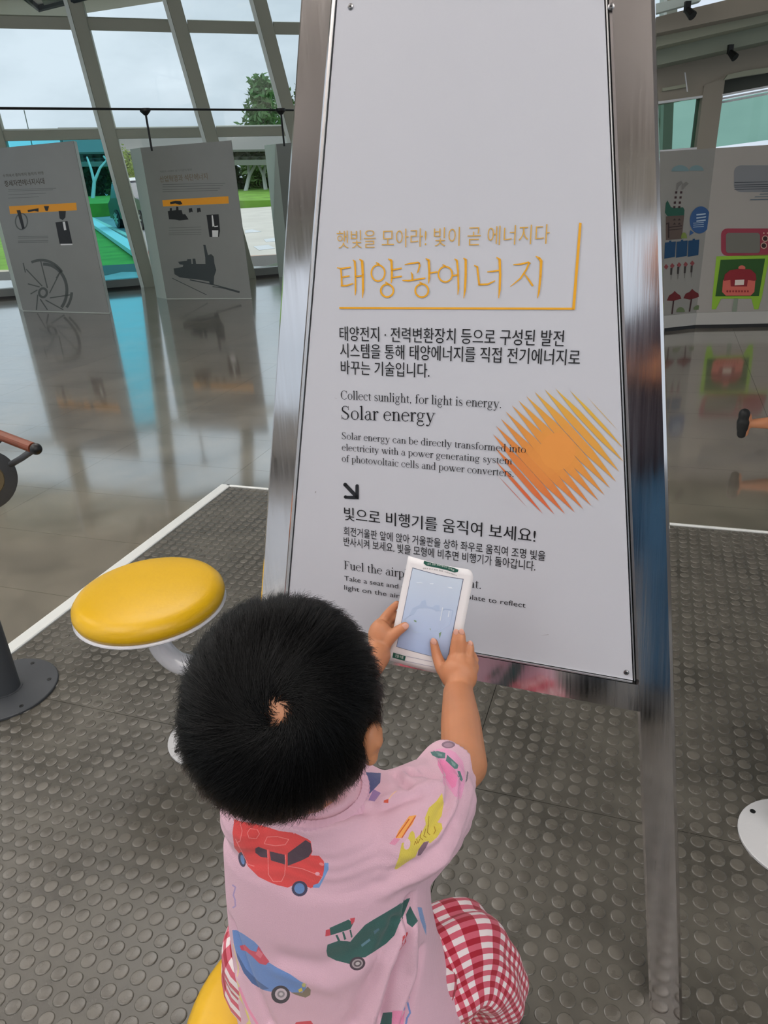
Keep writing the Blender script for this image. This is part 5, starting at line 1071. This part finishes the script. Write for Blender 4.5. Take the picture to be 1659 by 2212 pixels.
# ribbed collar
cm = MB(); NC = 120; prof_ = [(.050, -.010), (.054, -.004), (.052, .005), (.046, .0085), (.043, .004), (.045, -.008)]
for k in range(NC):
    t = 2*math.pi*k/NC; rb_ = 1+.012*(k % 2)
    for r, z in prof_: cm.v.append(tuple(np.array([-.092, .606, .742])+(BX*math.cos(t)*r*1.10+BY*math.sin(t)*r*.98)*rb_+ZZ*(z-.10*(r-.045)+.004*math.sin(t))))
m6 = len(prof_); cm.f += [(k*m6+j, ((k+1) % NC)*m6+j, ((k+1) % NC)*m6+(j+1) % m6, k*m6+(j+1) % m6) for k in range(NC) for j in range(m6)]
cm.build('collar', mat('ribbed_pink', (220, 176, 196), .85, bump=.2, bscale=600), shirt, smooth=False, recalc=True)

# gingham trousers ------------------------------------------------------
m = bpy.data.materials.new('red_gingham'); m.use_nodes = True; t_ = m.node_tree; b_ = t_.nodes['Principled BSDF']; b_.inputs['Roughness'].default_value = .8; b_.inputs['Sheen Weight'].default_value = .15
u_ = t_.nodes.new('ShaderNodeUVMap'); sp_ = t_.nodes.new('ShaderNodeSeparateXYZ'); t_.links.new(u_.outputs[0], sp_.inputs[0]); outs = []
for k in (0, 1):
    a = t_.nodes.new('ShaderNodeMath'); a.operation = 'FRACT'; t_.links.new(sp_.outputs[k], a.inputs[0]); c = t_.nodes.new('ShaderNodeMath'); c.operation = 'LESS_THAN'; c.inputs[1].default_value = .5; t_.links.new(a.outputs[0], c.inputs[0]); outs.append(c)
ad = t_.nodes.new('ShaderNodeMath'); ad.operation = 'ADD'; t_.links.new(outs[0].outputs[0], ad.inputs[0]); t_.links.new(outs[1].outputs[0], ad.inputs[1]); dv = t_.nodes.new('ShaderNodeMath'); dv.operation = 'MULTIPLY'; dv.inputs[1].default_value = .5; t_.links.new(ad.outputs[0], dv.inputs[0])
rp = t_.nodes.new('ShaderNodeValToRGB'); rp.color_ramp.interpolation = 'CONSTANT'; e = rp.color_ramp.elements; e[0].color = (*lin3((232, 220, 222)), 1); e[1].position = .4; e[1].color = (*lin3((206, 92, 112)), 1); e2 = rp.color_ramp.elements.new(.9); e2.color = (*lin3((164, 14, 42)), 1)
t_.links.new(dv.outputs[0], rp.inputs[0]); t_.links.new(rp.outputs[0], b_.inputs['Base Color'])
ns = t_.nodes.new('ShaderNodeTexNoise'); ns.inputs['Scale'].default_value = 1200; bp = t_.nodes.new('ShaderNodeBump'); bp.inputs['Strength'].default_value = .3; bp.inputs['Distance'].default_value = .001; t_.links.new(ns.outputs[0], bp.inputs['Height']); t_.links.new(bp.outputs[0], b_.inputs['Normal'])
def pants_leg(pts, rad, seed, name):
    Q = []; RR = []
    for i in range(len(pts)-1):
        p0, p1, p2, p3 = pts[max(i-1, 0)], pts[i], pts[i+1], pts[min(i+2, len(pts)-1)]
        for k in range(14):
            u = k/14.; Q.append(.5*((2*p1)+(-p0+p2)*u+(2*p0-5*p1+4*p2-p3)*u*u+(-p0+3*p1-3*p2+p3)*u**3)); RR.append(rad[i]*(1-u)+rad[i+1]*u)
    Q.append(pts[-1]); RR.append(rad[-1]); n_ = len(Q); sg = 96; T_ = [Q[min(i+1, n_-1)]-Q[max(i-1, 0)] for i in range(n_)]; T_ = [t/np.linalg.norm(t) for t in T_]
    u = np.cross(T_[0], ZZ); u /= np.linalg.norm(u); rg = np.random.default_rng(seed); ph = rg.uniform(0, 6, 8); vs = []; uv = []; ln_ = 0
    for i in range(n_):
        if i: ln_ += np.linalg.norm(Q[i]-Q[i-1])
        u = u-T_[i]*(u@T_[i]); u /= np.linalg.norm(u); v = np.cross(T_[i], u)
        for k in range(sg+1):
            a = 2*math.pi*(k % sg)/sg; f = .0030*math.sin(5*a+ph[0]+ln_*16)+.0032*math.sin(3*a+ln_*38+ph[1])+.0016*math.sin(9*a-ln_*30+ph[2])+.0014*math.sin(ln_*110+2*a+ph[3])
            cr_ = -.004*math.exp(-((math.sin(a*1.0+ph[4]+ln_*9))/.14)**2)
            r = RR[i]+f+cr_; vs.append(Q[i]+(u*math.cos(a)+v*math.sin(a))*r); uv.append((RR[0]*2*math.pi*k/sg/.0118, ln_/.0118))
    me = bpy.data.meshes.new(name); fs = [(i*(sg+1)+k, i*(sg+1)+k+1, (i+1)*(sg+1)+k+1, (i+1)*(sg+1)+k) for i in range(n_-1) for k in range(sg)]
    me.from_pydata([tuple(v) for v in vs], [], fs); l = me.uv_layers.new(name='UVMap')
    for p in me.polygons:
        for li in p.loop_indices: l.data[li].uv = uv[me.loops[li].vertex_index]
    me.polygons.foreach_set('use_smooth', [True]*len(me.polygons)); me.materials.append(m)
    o = link(name, me, boy, label=None); s_ = o.modifiers.new('thick', 'SOLIDIFY'); s_.thickness = .0014; s_.offset = -1; return o
pants_leg([tor(.0, .0, .44), tor(.045, .0, .425), RH_+ZZ*.004, RK*.5+RH_*.5+ZZ*.012, RK+ZZ*.002, RK*.72+RA*.28+BX*.012, RK*.5+RA*.5], [.060, .074, .077, .071, .066, .061, .050], 3, 'trouser_leg')
pants_leg([tor(.0, .0, .44), tor(-.045, .0, .425), LH_+ZZ*.004, LK*.5+LH_*.5+ZZ*.008, LK, LK*.72+LA*.28, LK*.5+LA*.5], [.060, .072, .074, .064, .058, .056, .048], 5, 'trouser_leg')
for a_ in (RA, LA):
    sh = MB(); sh.cone(a_+BY*-.012-ZZ*.052, a_+BY*.10-ZZ*.058, .028, .024, 20); sh.cone(a_+BY*-.012-ZZ*.045, a_+BY*.03-ZZ*.04, .030, .028, 20)
    sm_ = remesh(sh, .003, 4); sm_.materials.append(mat('shoe_navy', (52, 58, 84), .7)); sm_.name = 'shoe'; link('shoe', sm_, boy)

# hair ------------------------------------------------------------------
def head_local(p): q = np.asarray(p)-HC; return np.array([q@Rh/HR[0], q@Fh/HR[1], q@Uh/HR[2]])
d = ray(598, 1538); oL = head_local(CC); dL = np.array([d@Rh/HR[0], d@Fh/HR[1], d@Uh/HR[2]])
a_ = dL@dL; b2 = 2*oL@dL; c_ = oL@oL-1; tt = (-b2-math.sqrt(b2*b2-4*a_*c_))/(2*a_); WD_ = oL+tt*dL; WD_ /= np.linalg.norm(WD_)
NCL, CH_, NP = 6500, 13, 9
r3 = RNG.normal(size=(NCL*3, 3)); r3 /= np.linalg.norm(r3, axis=1)[:, None]
hl = -.30+.62*r3[:, 1]-.42*(r3[:, 1] < -.2)*(-r3[:, 1]-.2); ok = r3[:, 2] > hl
th = np.arccos(np.clip(r3@WD_, -1, 1)); keep = RNG.uniform(size=len(r3)) < np.clip((th-.02)/.18, .12, 1)
roots = r3[ok & keep][:NCL]; M_ = len(roots)
HRv = np.array(HR)
def flow(p, jit):
    c = p@WD_; th = np.arccos(np.clip(c, -1, 1))[:, None]; t = (p*c[:, None]-WD_); t /= np.maximum(1e-6, np.linalg.norm(t, axis=1))[:, None]
    s = np.cross(WD_, p); s /= np.maximum(1e-6, np.linalg.norm(s, axis=1))[:, None]; al = -(1.0*np.exp(-th/.45)+.12)+jit[:, None]
    return t*np.cos(al)+s*np.sin(al)
def grow(rt, Ln, lift, jit):
    P_ = [rt]; p = rt.copy()
    for i in range(NP-1):
        f = flow(p, jit); f[:, 2] -= .25*(p[:, 2] < .2); p = p+f*(Ln/(NP-1)/.083)[:, None]; p /= np.linalg.norm(p, axis=1)[:, None]; P_.append(p.copy())
    out = np.empty((len(rt), NP, 3))
    for i, q in enumerate(P_):
        s = i/(NP-1); h = .0012+lift*(s**.75); nrm = q/HRv; nrm /= np.linalg.norm(nrm, axis=1)[:, None]; out[:, i] = q*HRv+nrm*h[:, None]
    return out
thr = np.arccos(np.clip(roots@WD_, -1, 1))
Ln = RNG.uniform(.040, .058, M_)*np.clip(.45+thr*1.1, .45, 1)*np.where(roots[:, 2] < -.05, .78, 1); lift = RNG.uniform(.012, .021, M_)*np.clip(.35+thr*1.2, .35, 1); jit = RNG.normal(0, .16, M_)+.35*np.sin(roots@np.array([5., 3., 4.]))*np.clip(thr-.3, 0, 1)
cl = grow(roots, Ln, lift, jit)
ch = np.repeat(cl, CH_, 0); off = RNG.normal(0, 1, (M_*CH_, 1, 3))*.0026; sfac = np.linspace(1, .35, NP)[None, :, None]; ch = ch+off*sfac
cut = RNG.uniform(.62, 1.08, (M_*CH_))[:, None]; base = ch[:, :1]; idx = np.linspace(0, NP-1, NP)[None, :]*cut; i0 = np.clip(idx.astype(int), 0, NP-2); fr = (idx-i0)[..., None]; ar = np.arange(len(ch))[:, None]; ch = ch[ar, i0]*(1-fr)+ch[ar, i0+1]*fr
ch += np.cumsum(RNG.normal(0, .00035, ch.shape), 1)
# keep every point outside the skull
q = ch/HRv; l = np.linalg.norm(q, axis=2, keepdims=True); ch = np.where(l < 1.006, ch/l*1.006, ch)
W_ = HC+ch[..., :1]*Rh+ch[..., 1:2]*Fh+ch[..., 2:3]*Uh
to_c = CC-EC; to_c /= np.linalg.norm(to_c); kk = W_-EC; al2 = np.clip((kk@to_c), -.004, .05)[..., None]; dd = np.linalg.norm(kk-al2*to_c, axis=2)
W_ = W_[dd.min(1) > .0125+RNG.normal(0, .002, len(W_))]
hc = bpy.data.hair_curves.new('hair'); hc.add_curves([NP]*len(W_)); hc.attributes['position'].data.foreach_set('vector', W_.astype(np.float32).ravel())
ra = hc.attributes.get('radius') or hc.attributes.new('radius', 'FLOAT', 'POINT'); rr_ = np.tile(np.linspace(.00019, .00006, NP), len(W_)); ra.data.foreach_set('value', rr_.astype(np.float32))
hm = mat('black_hair', (8, 8, 9), .38, spec=.28); hc.materials.append(hm)
ho = link('hair', hc, boy, kind='stuff')
# soft dark down of short hairs right on the scalp: covers skin except round the whorl
r4 = RNG.normal(size=(60000, 3)); r4 /= np.linalg.norm(r4, axis=1)[:, None]; h4 = -.28+.62*r4[:, 1]-.42*(r4[:, 1] < -.2)*(-r4[:, 1]-.2); t4 = np.arccos(np.clip(r4@WD_, -1, 1)); r4 = r4[(r4[:, 2] > h4) & (RNG.uniform(size=len(r4)) < np.clip((t4-.055)/.17, .0, 1))]
NP0 = NP; NP = 4; g4 = grow(r4, RNG.uniform(.008, .016, len(r4)), RNG.uniform(.002, .006, len(r4)), RNG.normal(0, .3, len(r4))); NP = NP0
W4 = HC+g4[..., :1]*Rh+g4[..., 1:2]*Fh+g4[..., 2:3]*Uh
h2 = bpy.data.hair_curves.new('short_hair'); h2.add_curves([4]*len(W4)); h2.attributes['position'].data.foreach_set('vector', W4.astype(np.float32).ravel())
ra = h2.attributes.get('radius') or h2.attributes.new('radius', 'FLOAT', 'POINT'); ra.data.foreach_set('value', np.full(len(W4)*4, .00035, np.float32)); h2.materials.append(hm); link('short_hair', h2, ho, kind='stuff')


# ------------------------------------------------------------------ running child at the right edge: one foot in view
qf = dep(1607, 915, 3.52); rx_ = np.array([1, -.12, 0.]); rx_ /= np.linalg.norm(rx_)
kn = qf+rx_*.30+ZZ*.045; hp = kn+rx_*.10+ZZ*.24
R_ = MB(); R_.cone(qf+rx_*.03, qf+rx_*.16, .020, .034, 18); R_.cone(qf+rx_*.16, kn, .034, .036, 18); R_.cone(kn, hp, .038, .055, 18)
h2_ = hp+np.array([0, -.09, 0]); k2 = h2_+rx_*.16-ZZ*.17; a2 = np.array([k2[0]+.02, k2[1], .07]); R_.cone(h2_, k2, .055, .038, 18); R_.cone(k2, a2, .036, .022, 18); R_.cone(a2, a2+rx_*.09-ZZ*.04, .024, .018)
mid = (hp+h2_)/2; chs = mid+rx_*.05+ZZ*.25; R_.cone(mid, chs, .075, .08, 20); nk = chs+rx_*.02+ZZ*.10; R_.cone(chs, nk, .06, .032); hdc = nk+rx_*.02+ZZ*.10; R_.ell(hdc, (.075, .07, .09)); R_.ell(hdc+rx_*.074-ZZ*.01, (.012, .01, .012))
for s in (-1, 1):
    sh_ = chs+np.array([0, s*.09, .04]); el = sh_+rx_*(.05*s)-ZZ*.13; R_.cone(sh_, el, .03, .025); ha = el+rx_*.10+ZZ*.03; R_.cone(el, ha, .025, .019)
    for k in range(4): R_.cone(ha, ha+rx_*.055+np.array([0, (k-1.5)*.014, -.01*k]), .014, .007)
    R_.cone(ha, ha+rx_*.02+np.array([0, -s*.03, .02]), .012, .008)
    R_.ell(hdc+rx_*0+np.array([0, s*.07, -.01]), (.014, .008, .02))
R_.cone(qf+rx_*.012+ZZ*.035, qf+rx_*.012-ZZ*.05, .020, .016)
runner = empty('running_child', mid*[1, 1, 0], 'child running past, only a bare lower leg and dark shoe in view at right edge', 'person')
rm_ = remesh(R_, .006, 3); rm_.name = 'body'; rm_.materials.append(M_SKIN); rbody = link('body', rm_, runner)
def clothes(nm, parts, m, vx=.006):
    mb = MB()
    for p in parts: mb.cone(*p, 18)
    me = remesh(mb, vx, 3); me.name = nm; me.materials.append(m); link(nm, me, runner)
clothes('shirt', [(mid, chs, .085, .09), (chs, chs+ZZ*.05, .085, .06), (chs+np.array([0, .09, .04]), chs+np.array([0, .10, -.03]), .04, .036), (chs+np.array([0, -.09, .04]), chs+np.array([0, -.10, -.03]), .04, .036)], mat('runner_shirt_white', (210, 210, 206), .8))
clothes('shorts', [(mid, mid+ZZ*.02, .088, .086), (hp, hp*.5+kn*.5, .064, .056), (h2_, h2_*.5+k2*.5, .064, .056)], mat('runner_shorts_navy', (46, 52, 76), .8))
clothes('hair', [(hdc+ZZ*.03-rx_*.012, hdc-ZZ*.02-rx_*.03, .074, .062)], hm)
ub = qf-rx_*.004
for f_, nm in (((ub+ZZ*.048, ub-ZZ*.052), 'shoe'), ((a2-ZZ*.045-rx_*.02, a2-ZZ*.045+rx_*.08), 'shoe')):
    mb = MB(); mb.cone(f_[0], f_[1], .026, .021, 18); mb.cone(f_[0]*.6+f_[1]*.4, f_[0]*.3+f_[1]*.7, .029, .026, 18)
    me = remesh(mb, .004, 3); me.name = nm; me.materials.append(mat('dark_shoe', (24, 26, 26), .6)); link(nm, me, runner)

# ------------------------------------------------------------------ the photographer, seen only as reflections in the steel frame
ph = empty('standing_adult', (-.28, -.50, 0), 'adult in dark top and blue jeans, seen only reflected in the steel frame', 'person')
A_ = MB(); pv = lambda x, y, z: np.array([-.28+x, -.52+y, z])
A_.ell(pv(0, .02, 1.50), (.075, .095, .115)); A_.ell(pv(0, .11, 1.48), (.014, .016, .02)); A_.cone(pv(0, 0, 1.42), pv(0, -.01, 1.32), .055, .06)
for s in (-1, 1):
    A_.cone(pv(s*.08, 0, .86), pv(s*.10, .02, .48), .085, .058, 20); A_.cone(pv(s*.10, .02, .48), pv(s*.11, -.01, .10), .055, .038, 20); A_.cone(pv(s*.11, -.02, .05), pv(s*.13, .15, .035), .042, .034)
    A_.cone(pv(0, 0, 1.28), pv(s*.16, 0, 1.27), .065, .052); A_.cone(pv(s*.16, 0, 1.27), pv(s*.20, .0, 1.02), .048, .038); A_.cone(pv(s*.20, .0, 1.02), pv(s*.10, .17, 1.15), .038, .026)
    for k in range(4): A_.cone(pv(s*.09, .19, 1.15+.016*(k-1.5)), pv(s*.03, .215, 1.15+.016*(k-1.5)), .012, .008)
    A_.cone(pv(s*.10, .18, 1.18), pv(s*.05, .20, 1.22), .012, .009); A_.ell(pv(s*.09, .185, 1.15), (.03, .02, .042)); A_.ell(pv(s*.077, 0, 1.49), (.012, .02, .03))
A_.cone(pv(0, 0, 1.22), pv(0, .01, .92), .12, .13, 24)
am_ = remesh(A_, .008, 3); am_.name = 'body'; am_.materials.append(M_SKIN); link('body', am_, ph)
def aclo(nm, parts, m):
    mb = MB()
    for p in parts: mb.cone(*p, 20)
    me = remesh(mb, .008, 4); me.name = nm; me.materials.append(m); link(nm, me, ph)
aclo('jeans', [q for s in (-1, 1) for q in ((pv(s*.08, 0, .90), pv(s*.10, .02, .48), .105, .082), (pv(s*.10, .02, .48), pv(s*.11, -.01, .09), .080, .066))], mat('denim_blue', (66, 112, 150), .85, vary=.15, vscale=20))
aclo('top', [(pv(0, 0, 1.25), pv(0, .01, .92), .145, .155)]+[q for s in (-1, 1) for q in ((pv(0, 0, 1.27), pv(s*.16, 0, 1.26), .085, .068), (pv(s*.16, 0, 1.26), pv(s*.20, .0, 1.03), .062, .054), (pv(s*.20, .0, 1.03), pv(s*.11, .155, 1.14), .052, .042))], mat('dark_violet_top', (62, 56, 66), .85))
aclo('shoes', [(pv(s*.11, -.02, .055), pv(s*.13, .15, .042), .052, .042) for s in (-1, 1)], M_BLK)
aclo('hair', [(pv(0, -.02, 1.54), pv(0, -.04, 1.48), .092, .088)], hm)
